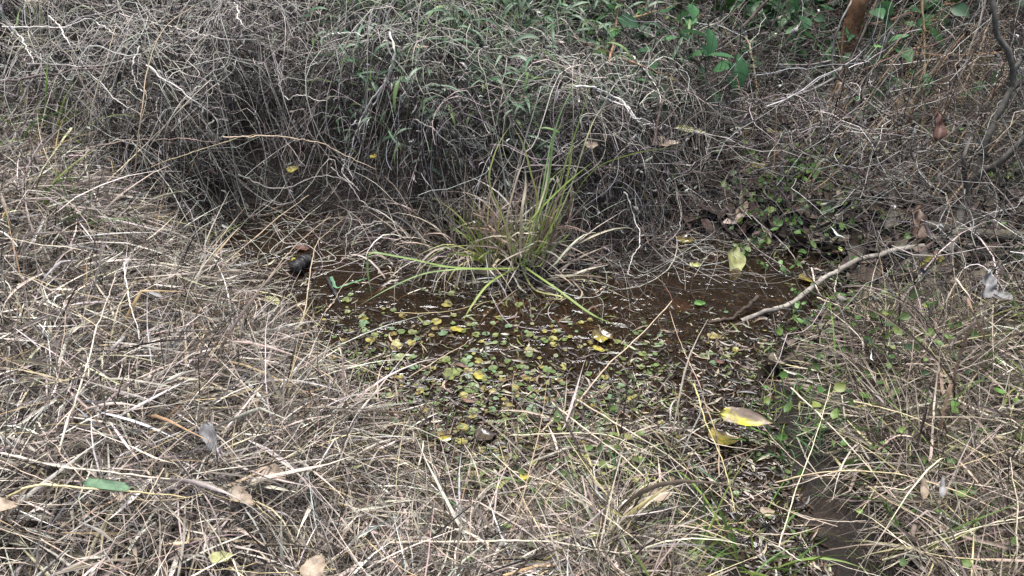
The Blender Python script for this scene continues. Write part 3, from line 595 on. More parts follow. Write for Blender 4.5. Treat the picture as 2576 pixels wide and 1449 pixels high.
for lab, pts, r in CANES:
    c = np.array([(.34,.25,.14), (.28,.20,.11), (.26,.16,.10)][rng.integers(0, 3)]) if 'pale' not in lab else np.array((.42,.36,.27))
    strand('cane', lab, 'cane', CG, c, r, pts, 'y', 36, mat=M['bark'], wob=.004, nodes=True, sides=8, r1=.8)
# slanting dark stems that fan out of the litter toward the upper right
SGN = 'dark stems fanning out to the upper right'
for k in range(62):
    u0 = rng.uniform(1930, 2480); v0 = rng.uniform(250, 560); Y0 = on_z(u0, v0, .1)[1]; Y0 = min(max(Y0, 2.7), 4.2)
    a = rng.normal(.95, .22); Lp = rng.uniform(180, 520); b = rng.normal(0, 25)
    pts = [(u0+Lp*t*math.cos(a)+b*math.sin(3*t), v0-Lp*t*math.sin(a)+b*math.cos(2*t)-b, Y0+.12*t) for t in (0, .3, .65, 1)]
    kind = rng.integers(0, 3)
    strand('stem', ['dark brown bare stem slanting up to the right out of the litter', 'grey bare stem slanting up to the right out of the litter', 'tan bare stem slanting up to the right out of the litter'][kind], 'stem',
           ['dark', 'grey', 'tan'][kind]+' stems slanting in the right thicket', [(.10,.065,.045), (.22,.19,.16), (.30,.22,.14)][kind], rng.uniform(.0022, .0048), pts, 'y', 20, mat=M['bark'], wob=.004, sides=5, nodes=True)

# right thicket: fine twigs, leaf litter and ground cover (uncountable)
def twigs(n, xr, yr, zr, dens, Lr, rr, pal, K=9, wild=.5, up=.25):
    x, y = sample_xy(n, xr, yr, dens); L = rng.uniform(*Lr, n); P = np.zeros((n, K, 3)); P[:, 0] = np.stack([x, y, terr(x, y)+rng.uniform(0, 1, n)**1.7*(zr[1]-zr[0])+zr[0]], -1)
    hd = rng.uniform(0, 6.28, n); pt = rng.normal(up, .5, n)
    for k in range(1, K):
        hd = hd+rng.normal(0, wild, n); pt = pt*.85+rng.normal(0, wild*.6, n)
        P[:, k] = P[:, k-1]+np.stack([np.cos(hd)*np.cos(pt), np.sin(hd)*np.cos(pt), np.sin(pt)], -1)*(L/(K-1))[:, None]
        P[:, k, 2] = np.maximum(P[:, k, 2], terr(P[:, k, 0], P[:, k, 1])+.004)
    return P, tubes(P, rng.uniform(*rr, n)[:, None]*np.linspace(1, .4, K)[None], pick(pal, n, .2), 3)
d_rt = lambda x, y: inv2(x, y)*(wdist(x, y) > .015)*sstep(.1, .6, x-.0)*np.where(y > yfront(np.minimum(x, .6))-.4, 1, .4)*np.where((y > 3.9)*(x < 1.9), .2, 1)*(.5+.5*np.clip(noise2(x, y, 4, 3), -1, 1))
TW = [(3, (.09, .078, .068)), (2, (.20, .18, .16)), (1.9, (.46, .43, .39)), (5, (.035, .028, .024)), (.3, (.18, .12, .085))]
P2, t2 = twigs(10500, (.1, 3.4), (1.95, 5.4), (0, .34), d_rt, (.12, .6), (.0007, .0022), TW)
tag(link('twig_thicket', mesh_np('twig_thicket', *t2, M['vine'])), 'brown tangle of fine bare twigs over the litter on the right', 'twigs', kind='stuff')
tag(link('shrivelled_leaves', mesh_np('shrivelled_leaves', *dead_leaves(P2, 3000, (.02, .07), (.002, .008), DEAD), M['deadleaf'])), 'withered leaves caught in the bare twigs on the right', 'dead leaves', kind='stuff')
tag(link('shrivelled_leaves', mesh_np('shrivelled_leaves', *dead_leaves(P3, 15000, (.012, .042), (.0012, .0045), DEAD, 5, .4), M['deadleaf'])), 'small curled grey leaves clinging to the broken weed stems', 'dead leaves', kind='stuff')
def leaf_stuff(name, n, dens, xr, yr, pal, Lr, asp, lift, label, cat, mat, fl=.75, curl=.6):
    x, y = sample_xy(n, xr, yr, dens); hd = rng.uniform(0, 6.28, n); L = rng.uniform(*Lr, n); K = 6
    t = np.linspace(-.5, .5, K)[None]; P = np.zeros((n, K, 3)); pt = rng.normal(0, .35, n)[:, None]
    P[..., 0] = x[:, None]+np.cos(hd)[:, None]*L[:, None]*t; P[..., 1] = y[:, None]+np.sin(hd)[:, None]*L[:, None]*t
    P[..., 2] = terr(P[..., 0], P[..., 1])+rng.uniform(*lift, n)[:, None]+L[:, None]*(t*np.sin(pt)+rng.normal(0, .5, n)[:, None]*(t*t)*curl)
    P[..., 2] = np.maximum(P[..., 2], terr(P[..., 0], P[..., 1])+.002)
    W = (L*rng.uniform(*asp, n))[:, None]*np.array([.12, .75, 1, .9, .55, .06])[None]
    return tag(link(name, mesh_np(name, *ribbons(P, W, pick(pal, n, .2), flat=fl, fold=.35, twist=rng.normal(0, .4, n)), mat)), label, cat, kind='stuff')
d_lit = lambda x, y: inv2(x, y)*(wdist(x, y) > -.01)*sstep(.25, .9, x)*(y > 1.9)
leaf_stuff('leaf_litter', 5000, d_lit, (.2, 3.4), (1.9, 5.4), [(3, (.13, .098, .078)), (2, (.22, .175, .14)), (3, (.07, .05, .04)), (.6, (.36, .32, .26)), (.06, (.30, .26, .07))], (.03, .10), (.18, .33), (0, .05), 'brown fallen leaves carpeting the ground at the right', 'leaf litter', M['deadleaf'])
leaf_stuff('ground_cover', 2600, lambda x, y: inv2(x, y)*(wdist(x, y) > -.05)*sstep(.35, .9, x)*(y > 1.5)*np.clip(noise2(x, y, 5, 4)+.25, 0, 1), (.3, 2.8), (1.5, 4.6), [(3, (.10, .19, .05)), (2, (.16, .26, .07)), (1, (.24, .30, .08)), (1, (.07, .13, .06))], (.014, .034), (.3, .45), (.01, .12), 'small green creeping leaves among the litter on the right', 'ground cover', M['green'], .6)
leaf_stuff('ground_cover', 480, lambda x, y: inv2(x, y)*(wdist(x, y) > np.where(x > .35, .10, -.06))*(y < 1.9), (-.1, 1.6), (1.0, 2.0), [(3, (.12, .19, .06)), (2, (.18, .26, .08)), (1, (.26, .28, .08))], (.012, .03), (.3, .45), (.01, .08), 'small green leaves sprouting between the straws in front', 'ground cover', M['green'], .6)
# green understorey beyond the thicket, leaf colours darkened to stand in for shade
leaf_stuff('undergrowth', 9000, lambda x, y: inv2(x, y)*(y > 3.9-.0*x), (-3.6, 3.8), (3.9, 6.6), [(3, (.030, .062, .030)), (2, (.05, .10, .045)), (2, (.02, .035, .02)), (.6, (.10, .15, .05))], (.04, .11), (.25, .4), (.0, .55), 'green leaves of the undergrowth behind the thicket, darkened as if in shade', 'undergrowth', M['green'], .35)

# ---------------------------------------------------------------- leaves built one by one
def leaf_grid(L, W, prof='ovate', cup=.2, bend=.2, crump=.03, T=14, S=8, skew=0.0, seed=0, lobes=0):
    """leaf blade along +x from the stalk; returns V, F"""
    r = np.random.default_rng(seed); t = np.linspace(0, 1, T); s = np.linspace(-1, 1, S+1)
    if prof == 'ovate': wd = np.sin(math.pi*np.clip(t, 0, 1)**.72)**.8
    elif prof == 'lance': wd = np.sin(math.pi*t**.8)**.75*np.clip((1-t)*3, 0, 1)**.3
    elif prof == 'round': wd = np.sqrt(np.clip(1-(2*t-1)**2, 0, 1))
    else: wd = np.clip(np.minimum(t*9, (1-t)*9), 0, 1)**.5*.9
    wd = wd*(1+.05*r.normal(size=T))
    if lobes: wd = wd*(.72+.38*np.abs(np.cos(t*math.pi*lobes)))
    X = t[:, None]*L*np.ones((1, S+1))+L*.02*r.normal(size=(T, S+1)); Yc = s[None]*wd[:, None]*W*.5*(1+skew*s[None])
    if lobes: X = X+L*.16*np.abs(s[None])**2*np.sin(t*math.pi)[:, None]
    Z = cup*np.abs(s[None])**1.6*wd[:, None]*W*.5 + bend*L*np.sin(t*math.pi*.55)[:, None]**2*-1 + bend*L*.0
    ph = r.uniform(0, 6.28, 4)
    Z = Z+crump*W*(np.sin(t[:, None]*11+ph[0]+s[None]*2)+.7*np.sin(s[None]*5+ph[1]+t[:, None]*4))*(.3+np.abs(s[None]))
    V = np.stack([X, Yc, Z], -1).reshape(-1, 3); A = S+1; idx = np.arange(T*A).reshape(T, A)
    F = np.stack([idx[:-1, :-1], idx[:-1, 1:], idx[1:, 1:], idx[1:, :-1]], -1).reshape(-1, 4)
    # give it a real thickness
    n = len(V); V2 = V-np.array([0, 0, .0006]); V = np.r_[V, V2]; F = np.r_[F, F[:, ::-1]+n]
    return V, F
def rot(V, yaw, pit=0, rol=0):
    m = Matrix.Rotation(yaw, 3, 'Z') @ Matrix.Rotation(-pit, 3, 'Y') @ Matrix.Rotation(rol, 3, 'X')
    return V @ np.array(m).T
def mot(name, a, b_, c, scale=35, **k):
    return mat_mottle(name, [(.34, a), (.5, b_), (.62, c)], scale, **k)
M['l_yellow'] = mot('leaf_yellow', (.08,.045,.02), (.32,.27,.045), (.42,.38,.07), 30, coat=.1)
M['l_paleyellow'] = mot('leaf_pale_yellow', (.22,.20,.08), (.36,.36,.15), (.44,.45,.22), 30)
M['l_beige'] = mot('leaf_beige', (.16,.115,.08), (.32,.245,.175), (.43,.35,.26), 40)
M['l_brown'] = mot('leaf_brown', (.06,.035,.025), (.15,.09,.06), (.26,.18,.13), 26)
M['l_red'] = mot('leaf_red_brown', (.06,.03,.02), (.11,.055,.04), (.17,.09,.065), 26)
M['l_dark'] = mot('leaf_wet_dark', (.02,.015,.014), (.055,.045,.04), (.12,.09,.05), 26, rough=.25, coat=.7)
M['l_grey'] = mot('leaf_grey', (.10,.095,.095), (.22,.21,.20), (.36,.35,.34), 30)
M['l_wet'] = mot('leaf_wet_mottled', (.05,.04,.04), (.16,.12,.05), (.36,.30,.05), 18, rough=.25, coat=.7)
M['l_yb'] = mot('leaf_half_yellow', (.13,.09,.075), (.22,.17,.12), (.62,.58,.04), 9, coat=.2)
M['l_green'] = mot('leaf_green', (.05,.12,.03), (.10,.22,.05), (.16,.30,.08), 40)
M['l_bgreen'] = mot('leaf_blue_green', (.05,.10,.05), (.08,.16,.08), (.12,.22,.11), 40)
M['stalk'] = mat_mottle('leaf_stalk', [(.3, (.20,.15,.08)), (.7, (.36,.30,.16))], 60)
def fallen(label, u, v, hgt, wpx, hpx, matk, prof='ovate', yaw=None, pit=0, rol=0, cup=.2, bend=.2, crump=.04, lobes=0, mode='s', stalk=True, seed=1, name='fallen_leaf', group=None, cat='leaf'):
    """leaf whose long axis spans about wpx picture pixels"""
    if mode == 's' and v > 950: hgt += .025
    p = at(u, v, mode, hgt); dist = np.linalg.norm(p-np.array([0, 0, CAM_H])); L = wpx/FPX*dist; W = hpx/FPX*dist
    if yaw is None: yaw = 0
    V, F = leaf_grid(L, W, prof, cup, bend, crump, seed=seed, lobes=lobes); V[:, 0] -= L/2
    V = rot(V, yaw, pit, rol)
    lowest = V[:, 2].min(); p[2] += max(0, -lowest*.7)*(0 if pit > .5 else 1)
    o = link(name, mesh_np(name, V, F, None, M[matk]), None, p); tag(o, label, cat, group)
    if stalk:
        Q = np.array([[-L/2+.003, 0, 0], [-L/2-.10*L, .01*L, -.004], [-L/2-.3*L, .05*L, -.002]]); Q = rot(catmull(Q, 8), yaw, pit, rol)
        V, F, C = tubes(Q[None], np.full((1, 8), .0011), const(8, (.3, .22, .12))[None], 5)
        link('petiole', mesh_np('petiole', V, F, None, M['stalk']), o)
    return o
FL = [
 ('large grey leaf with a bright yellow rim leaning on the grass above the ditch', 1875,1056,.07,125,46,'l_yb','ovate',-.30,.05,.5,dict(cup=.25,bend=.08,crump=.05,seed=4)),
 ('brown wet leaf stuck on the ditch edge below the big yellow rimmed leaf', 1821,1106,.01,84,60,'l_wet','ovate',.2,0,0,dict(cup=.1,seed=5)),
 ('pale yellow lobed leaf standing upright in the right pool', 1853,662,.02,88,44,'l_paleyellow','lance',1.25,.95,.5,dict(cup=.3,lobes=2,crump=.05,seed=6)),
 ('mottled wet yellow and grey leaf on the mud beside the small vine clump', 1515,850,.012,52,46,'l_wet','round',.4,.15,0,dict(cup=.3,crump=.08,seed=7)),
 ('small yellow leaf floating just below the mottled wet one', 1508,880,.004,34,18,'l_yellow','ovate',-.2,0,0,dict(seed=8)),
 ('round brown leaf lying under the water of the right pool', 1711,771,-.012,52,52,'l_brown','round',.2,0,0,dict(cup=.02,crump=.01,seed=9,stalk=False)),
 ('faint brown leaf sunk in the water below the round one', 1668,856,-.014,44,42,'l_brown','round',1.2,0,0,dict(cup=.02,crump=.01,seed=10,stalk=False)),
 ('small green leaf with a curled yellow tip floating in the right pool', 1761,765,.006,32,18,'l_green','ovate',.3,.1,.2,dict(cup=.5,seed=11)),
 ('brown leaf floating on the right pool beside the log', 2032,705,.006,48,36,'l_wet','ovate',.1,0,0,dict(seed=12,lobes=1)),
 ('broad green grass leaf scrap lying on the front left grass', 266,1222,.05,112,24,'l_bgreen','strip',-.1,0,.2,dict(cup=.1,bend=.05,crump=.02,seed=13,stalk=False)),
 ('beige oval leaf with a yellow heart lying in the front grass left of centre', 680,1197,.05,78,56,'l_beige','ovate',-.25,.1,.25,dict(cup=.25,seed=14)),
 ('beige and yellow spotted leaf under straws below the black stem', 607,1252,.04,72,40,'l_beige','ovate',-.45,0,0,dict(cup=.15,seed=15)),
 ('pale curled leaf hanging beside the black stem', 531,1116,.07,78,34,'l_grey','ovate',-1.1,-.4,.2,dict(cup=.5,seed=16)),
 ('dusty beige leaf corner at the bottom edge left of centre', 790,1428,.05,70,60,'l_beige','ovate',1.2,.3,0,dict(cup=.1,seed=17)),
 ('yellow green leaf under white straws at the bottom left', 557,1405,.03,58,36,'l_paleyellow','ovate',.5,0,0,dict(cup=.2,seed=18)),
 ('pinkish beige dry leaf lying in the front centre right', 1665,1248,.05,62,34,'l_beige','ovate',.4,.1,.3,dict(cup=.3,seed=19)),
 ('smooth dark wet leaf in the front of the marsh', 1222,1096,.012,58,46,'l_dark','ovate',.3,.1,0,dict(cup=.2,seed=20)),
 ('yellow brown torn leaf in the marsh left of the dark one', 1119,1098,.010,46,40,'l_wet','ovate',1.3,.1,0,dict(cup=.2,seed=21)),
 ('bright yellow leaf floating among round leaves in the middle', 1207,948,.005,36,26,'l_yellow','ovate',-.3,0,0,dict(seed=22)),
 ('mottled yellow oval leaf floating below the green sedge tip', 1154,831,.004,42,24,'l_yellow','ovate',.2,0,0,dict(seed=23)),
 ('brown pointed leaf afloat in front of the floating leaves', 1165,921,.004,40,14,'l_brown','lance',0,0,0,dict(seed=24)),
 ('reddish beige leaf floating on the left water', 762,625,.004,42,26,'l_red','ovate',.2,0,0,dict(seed=25,stalk=False)),
 ('yellow leaf floating by the black lump', 746,655,.004,28,16,'l_yellow','ovate',.4,0,0,dict(seed=26,stalk=False)),
 ('green yellow leaf at the left water edge below the black lump', 690,760,.02,48,26,'l_paleyellow','ovate',-.3,0,0,dict(seed=27)),
 ('brown rotten leaf lying on the wet bottom right grass', 1930,1290,.02,40,28,'l_beige','ovate',.3,0,0,dict(seed=28)),
 ('yellow leaf held in the twigs at the left rim of the bank', 228,414,.03,38,12,'l_yellow','lance',.35,.2,0,dict(seed=29)),
 ('yellow leaf caught in the strands below the dark hollow', 737,426,.03,32,26,'l_yellow','ovate',.9,.3,0,dict(seed=30)),
 ('small yellow leaf deep in the dead vines', 940,395,.02,20,20,'l_yellow','round',0,.4,0,dict(seed=31)),
 ('beige upturned leaf lying where the vine rope ends', 1675,362,.03,68,42,'l_beige','ovate',.1,.2,.1,dict(cup=.4,seed=32)),
 ('dusty beige leaf lodged among twigs in the thicket centre right', 1488,366,.03,36,36,'l_beige','ovate',.8,.3,0,dict(seed=33)),
 ('pale long leaf strip with a yellow end on the right litter', 1735,330,.04,76,22,'l_paleyellow','lance',-.1,.1,.2,dict(cup=.4,seed=34)),
 ('yellow leaf in the shade under the broad leaved bush', 1700,201,.03,40,26,'l_yellow','ovate',.4,.2,0,dict(seed=35)),
 ('bright yellow ragged leaf among the sticks at the right', 1905,418,.04,36,32,'l_yellow','ovate',1.2,.2,0,dict(lobes=2,seed=36)),
 ('yellow leaf near the big ragged one, lying under the grey sapling', 1948,330,.04,42,30,'l_yellow','ovate',.2,.2,0,dict(lobes=1,seed=37)),
 ('pale yellow leaf lying above it on the litter', 1996,304,.04,42,16,'l_paleyellow','ovate',0,.2,0,dict(seed=38)),
 ('upright fresh green leaf among the twigs at the right', 2052,424,.10,52,24,'l_green','ovate',1.2,.7,.3,dict(seed=39)),
 ('bright green pointed leaf above the litter right of the sapling', 2165,288,.12,38,14,'l_bgreen','lance',0,.1,.2,dict(seed=40)),
 ('pale yellow leaf on the litter under the canes', 2222,383,.05,34,24,'l_paleyellow','ovate',.2,.1,.2,dict(seed=41)),
 ('pale green leaf hanging in the canes at the upper right', 2209,117,.40,22,12,'l_green','ovate',-.1,.2,.2,dict(seed=42,mode='s')),
 ('hanging red brown crumpled leaf at the right', 2362,315,.35,68,30,'l_red','ovate',1.35,1.1,.4,dict(cup=.8,crump=.14,seed=43)),
 ('crumpled mauve brown leaf hanging right of the litter', 2312,558,.18,78,42,'l_brown','ovate',1.2,1.0,.5,dict(cup=.7,crump=.14,seed=44)),
 ('grey curled dead leaf hanging over the right bank', 2487,713,.18,66,34,'l_grey','ovate',1.0,.9,.5,dict(cup=.9,crump=.16,seed=45)),
 ('dark wet leaf lying at the right water edge under the herbs', 2111,640,.02,40,28,'l_dark','ovate',.2,0,0,dict(seed=46)),
 ('brown leaf with yellow edges lying above the upright lobed leaf', 1722,605,.02,36,44,'l_wet','ovate',1.2,.4,0,dict(seed=47)),
 ('pale yellow bit of leaf afloat left of the upright lobed leaf', 1750,668,.01,34,22,'l_paleyellow','ovate',.5,.1,0,dict(seed=48)),
 ('small red brown leaf at the right edge of the marsh', 1810,910,.01,16,24,'l_red','ovate',1.4,.2,0,dict(seed=49)),
 ('dark slate leaf lying among the straw on the right bank', 2178,930,.03,56,22,'l_dark','ovate',-.1,.1,0,dict(seed=50)),
 ('beige cupped seed leaf curled at the right, in the front grass', 2325,1225,.08,56,20,'l_beige','lance',1.3,.8,.3,dict(cup=.8,seed=51)),
 ('white curled grass leaf tip in the front grass on the right', 2372,1225,.09,48,14,'l_grey','lance',1.2,.8,.2,dict(cup=.6,seed=52)),
 ('pale green wide leaf lying half buried at the far right', 2520,745,.05,58,50,'l_grey','ovate',.5,.1,0,dict(seed=53)),
 ('beige leaf tip sticking up at the left edge of the frame', 15,1275,.04,50,36,'l_beige','ovate',.2,0,0,dict(seed=54)),
 ('pale papery leaf at the crest of the dead vines', 1062,118,.06,34,18,'l_beige','ovate',.2,.2,0,dict(seed=55)),
 ('dark brown wet leaf on the marsh at the left front', 1180,1010,.01,36,14,'l_brown','lance',0,0,0,dict(seed=56)),
 ('yellow green round leaf among straws below the marsh', 1320,1200,.03,26,22,'l_yellow','ovate',.5,.1,0,dict(seed=57)),
 ('white curled dry leaf lying on the left bank', 392,742,.07,48,10,'l_grey','lance',-.35,.1,.1,dict(seed=58)),
]
for (lab, u, v, hg, a, b_, mk, pf, yw, pt, rl, kw) in FL:
    fallen(lab, u, v, hg, a, b_, mk, pf, yw, pt, rl, **({'mode': 'z'} | kw) if hg < .0301 and 560 < v < 1140 and 600 < u < 2120 else kw)

# ---------------------------------------------------------------- round floating leaves: prototypes, then copies
def round_leaf(Rr, seed, cup=.12, nib=False):
    r = np.random.default_rng(seed); NA, NR = 22, 5; V = [[0, 0, 0]]; ph = r.uniform(0, 6.28, 3)
    for i in range(1, NR+1):
        for j in range(NA):
            a = -math.pi+2*math.pi*(j+.5)/NA; q = i/NR
            rad = Rr*q*(1+.05*math.sin(3*a+ph[0])+.03*math.sin(7*a+ph[1])); rad *= 1-.55*q*math.exp(-((math.pi-abs(a))/.28)**2)
            if nib and q > .7 and abs(a-ph[2]+3) < .35: rad *= .82
            V.append([rad*math.cos(a), rad*math.sin(a), cup*Rr*q**2+.05*Rr*q*math.sin(2*a+ph[1])+.03*Rr*q*math.sin(5*a+ph[2])])
    V = np.array(V); F = []
    for j in range(NA):
        F.append([0, 1+j, 1+(j+1) % NA, 1+(j+1) % NA])
    bm_f = []
    for i in range(NR-1):
        for j in range(NA):
            a0 = 1+i*NA+j; a1 = 1+i*NA+(j+1) % NA; bm_f.append([a0, a0+NA, a1+NA, a1])
    return V, [f[:3] for f in F]+bm_f
PM = [mot('pad_green', (.045,.07,.025), (.10,.145,.045), (.16,.21,.08), 75, rough=.42, coat=.12),
      mot('pad_yellow_green', (.06,.065,.025), (.14,.165,.05), (.22,.25,.09), 70, rough=.42, coat=.12),
      mot('pad_yellowing', (.07,.045,.02), (.23,.20,.05), (.34,.31,.10), 60, rough=.42, coat=.12),
      mot('pad_blue_green', (.06,.10,.05), (.11,.175,.085), (.18,.25,.14), 65, rough=.42, coat=.12),
      mot('pad_brown', (.05,.03,.015), (.15,.11,.04), (.26,.22,.06), 60, rough=.42, coat=.12)]
PN = ['green', 'yellow green', 'yellowing', 'blue green', 'brown spotted']
protos = []
for k in range(15):
    V, F = round_leaf(.0125, 100+k, rng.uniform(.0, .14), k % 3 == 0)
    me = bpy.data.meshes.new('pennywort_leaf'); me.from_pydata(V.tolist(), [], F); me.polygons.foreach_set('use_smooth', [True]*len(F)); me.materials.append(PM[k % 5])
    Q = catmull(np.array([[0, 0, -.0003], [-.004, .002, -.004], [-.012, .004, -.010], [-.028, .003, -.016]]), 7)
    v2, f2, _ = tubes(Q[None], np.full((1, 7), .0009), const(7, (.2, .25, .08))[None], 4)
    protos.append((me, mesh_np('petiole', v2, f2, None, M['l_green'])))
PADS = [(715,775),(689,785),(852,1043-270),(905,795),(1095,745),(912,798),(918,812),(877,766),(879,1008),(905,1020),(895,1055)]
PADS = [(1396,773),(1121,1049)]  # placeholders replaced below
SRC = [(712,774,20),(688,818,26),(900,748,20),(1110,840,30),(803,828,26),(801,862,26),(1076,740,18),(1160,1130,30)]
# read off the photograph, region by region: (u, v, width in picture pixels)
def rg(px, py, wpx): return (644+px/3, 483+py/3, wpx/3)
SRC = [rg(*a) for a in [(715,775,45),(685,815,75),(810,950,80),(815,990,85),(1110,930,65),(830,1050,60),(900,1080,65),(865,1115,75),(1025,1030,45),(1035,1070,60),(1095,1055,65),
  (1180,1055,70),(1175,1135,75),(1215,1105,50),(1325,1080,50),(1290,990,55),(1360,980,80),(1410,1062,75),(1348,1028,50),(1245,1135,38),(1060,1165,95),(665,1115,45),(1055,1130,60),
  (1040,1225,40),(1090,1250,90),(1190,1320,70),(685,1320,40),(1150,1245,50),(1425,1265,90),(1580,1280,80),(1680,1275,65),(1610,1000,45),(1650,1000,55),(1665,1075,65),(1735,1070,60),
  (1810,1080,55),(1870,1140,55),(1830,945,50),(1790,990,45),(1790,830,40),(1490,930,50),(1485,990,40),(1440,845,85),(1480,765,60),(1510,715,45),(1700,1130,45),(1720,1225,60),(1900,1275,55),
  (1485,1370,150),(1600,1350,70),(1610,1390,60),(1690,1395,90),(1790,1330,70),(1860,1415,60),(940,1010,25),(720,1045,32),(985,1085,35),(690,905,45),(685,870,25),(1340,1330,40),(960,880,32),(1035,890,50)]]
SRC += [(1288+a/3, 483+b/3, c/3) for a, b, c in [(55,850,70),(110,1055,40),(130,1075,70),(250,1125,55),(245,1050,45),(310,1110,70),(355,1050,35),(125,1225,70),(135,1190,70),(400,1190,40),(290,1280,25),(315,1150,60),
  (220,1320,45),(265,1340,80),(395,1335,40),(435,1090,45),(485,1050,30),(180,1100,35),(520,985,45),(60,1320,60),(590,965,50),(575,1370,60),(95,1400,60),(160,1410,60),(1025,1370,50),(800,1130,60),
  (985,1220,70),(965,1320,60),(1510,1085,80),(1440,1235,45),(1570,1095,60),(1520,1290,60),(1690,1190,55),(1475,1135,30),(1790,1400,50),(1600,1240,45),(1490,1215,60),(510,1165,45),(360,1420,50),(700,1395,60)]]
SRC += [(644+a/3, 966+b/3, c/3) for a, b, c in [(1565,85,80),(1690,140,70),(1630,35,120),(1720,40,60),(1240,50,60),(1260,195,80),(1355,145,70),(1640,200,70),(1550,330,110),(1620,350,90),(1780,190,60),(1765,290,50),(1895,170,90),
  (1890,235,70),(1490,350,70),(1560,435,80),(1625,615,95),(1650,690,90),(1530,710,60),(1230,710,80),(1010,560,60),(1045,275,70),(890,520,80),(1240,540,50),(1800,760,80),(1840,880,60),(1735,1000,80),(1640,920,70),(1440,1090,80),(1860,810,70),(700,235,60),(620,185,40)]]
SRC += [(1288+a/3, 966+b/3, c/3) for a, b, c in [(90,240,60),(150,190,90),(45,500,80),(150,90,60),(670,30,60),(740,95,50),(900,110,60),(665,305,60),(565,340,80),(545,600,80),(670,350,60),(430,580,70),(1125,290,50),(1140,310,40),
  (800,600,60),(290,640,70),(340,870,50),(70,410,70),(1245,90,60),(640,745,60),(930,720,50),(380,690,60),(1200,710,50),(215,110,50),(30,30,60),(820,10,50),(480,90,50),(1090,560,40),(700,930,50),(1690,830,60)]]
while len(SRC) < 296:
    u = rng.uniform(830, 1560); v = rng.uniform(800, 1240)
    if u > 1420 and v < 960 and rng.random() < .6: continue
    if rng.random() < (v-760)/380: SRC.append((u, v, rng.uniform(9, 20)))
for k, (u, v, wp) in enumerate(SRC):
    i = int(rng.integers(0, 15)) if k > 60 else int(rng.choice([0, 1, 1, 2, 3, 4, 5, 6, 7, 8])); p0 = on_z(u, v, 0); lift = .004
    onwater = float(wdist(p0[0], p0[1])) < .0
    if onwater: p = on_z(u, v, .0035+rng.uniform(0, .0015))
    else:
        p = on_surf(u, v, .006)
    Rr = wp/FPX*np.linalg.norm(p-np.array([0, 0, CAM_H]))/2
    if k >= len(protos): o = bpy.data.objects.new('pennywort_leaf', protos[i][0])
    else: i = k; o = bpy.data.objects.new('pennywort_leaf', protos[i][0])
    COL.objects.link(o); o.location = p; s_ = max(.4, Rr/.0125)*.98; o.scale = (s_, s_, s_)
    tl = .05 if onwater else .45; o.rotation_euler = (rng.normal(0, tl), rng.normal(0, tl), rng.uniform(0, 6.28))
    zone = 'on the open water left of centre' if u < 1100 and v < 960 else 'on the open water right of centre' if v < 960 else 'in the front marsh' if onwater else 'among the straws beyond the water edge'
    tag(o, 'round %s pennywort leaf lying %s' % (PN[i % 5], zone), 'leaf', '%s pennywort leaves %s' % (PN[i % 5], zone))
    c = bpy.data.objects.new('petiole', protos[i][1]); COL.objects.link(c); c.parent = o
n = 650; x, y = sample_xy(n, (-.9, 1.2), (1.0, 2.4), lambda x, y: (wdist(x, y) < .02)*sstep(2.35, 1.75, y)*np.where(x > .45, .12, 1)*np.clip(.6+noise2(x, y, 9, 2), 0, 1))
t = np.linspace(0, 2*math.pi, 9, endpoint=False); rr = rng.uniform(.003, .009, n); V = np.zeros((n, 9, 3)); V[..., 0] = x[:, None]+rr[:, None]*np.cos(t); V[..., 1] = y[:, None]+rr[:, None]*np.sin(t)*rng.uniform(.7, 1, n)[:, None]
V[..., 2] = rng.uniform(.002, .007, n)[:, None]+rr[:, None]*(rng.normal(0, .12, n)[:, None]*np.cos(t)+rng.normal(0, .12, n)[:, None]*np.sin(t)); idx = np.arange(n*9).reshape(n, 9)
tag(link('small_pond_leaves', mesh_np('small_pond_leaves', V.reshape(-1, 3), idx, np.repeat(pick([(3, (.11,.16,.05)), (2, (.18,.21,.08)), (1, (.24,.21,.06)), (1, (.10,.07,.04)), (1, (.16,.24,.13))], n, .2), 9, 0), M['green'], False)), 'carpet of tiny olive pond leaves between the larger ones', 'pond leaves', kind='stuff')
# specks of duckweed
n = 1500; x, y = sample_xy(n, (-1.2, 1.4), (1.0, 2.9), lambda x, y: (wdist(x, y) < -.005)*(.25+.75*(noise2(x, y, 6, 1) > .1))*np.where(x < -.5, .25, 1))
t = np.linspace(0, 2*math.pi, 6, endpoint=False); rr = rng.uniform(.0008, .0026, n); V = np.zeros((n, 6, 3)); V[..., 0] = x[:, None]+rr[:, None]*np.cos(t); V[..., 1] = y[:, None]+rr[:, None]*np.sin(t)*.8; V[..., 2] = rng.uniform(.0015, .003, n)[:, None]
idx = np.arange(n*6).reshape(n, 6); C = np.repeat(pick([(3, (.14,.19,.07)), (1, (.26,.29,.15)), (1, (.22,.19,.06))], n, .15), 6, 0)
tag(link('duckweed', mesh_np('duckweed', V.reshape(-1, 3), idx, C, M['green'], False)), 'specks of pale green duckweed floating on the brown water', 'duckweed', kind='stuff')

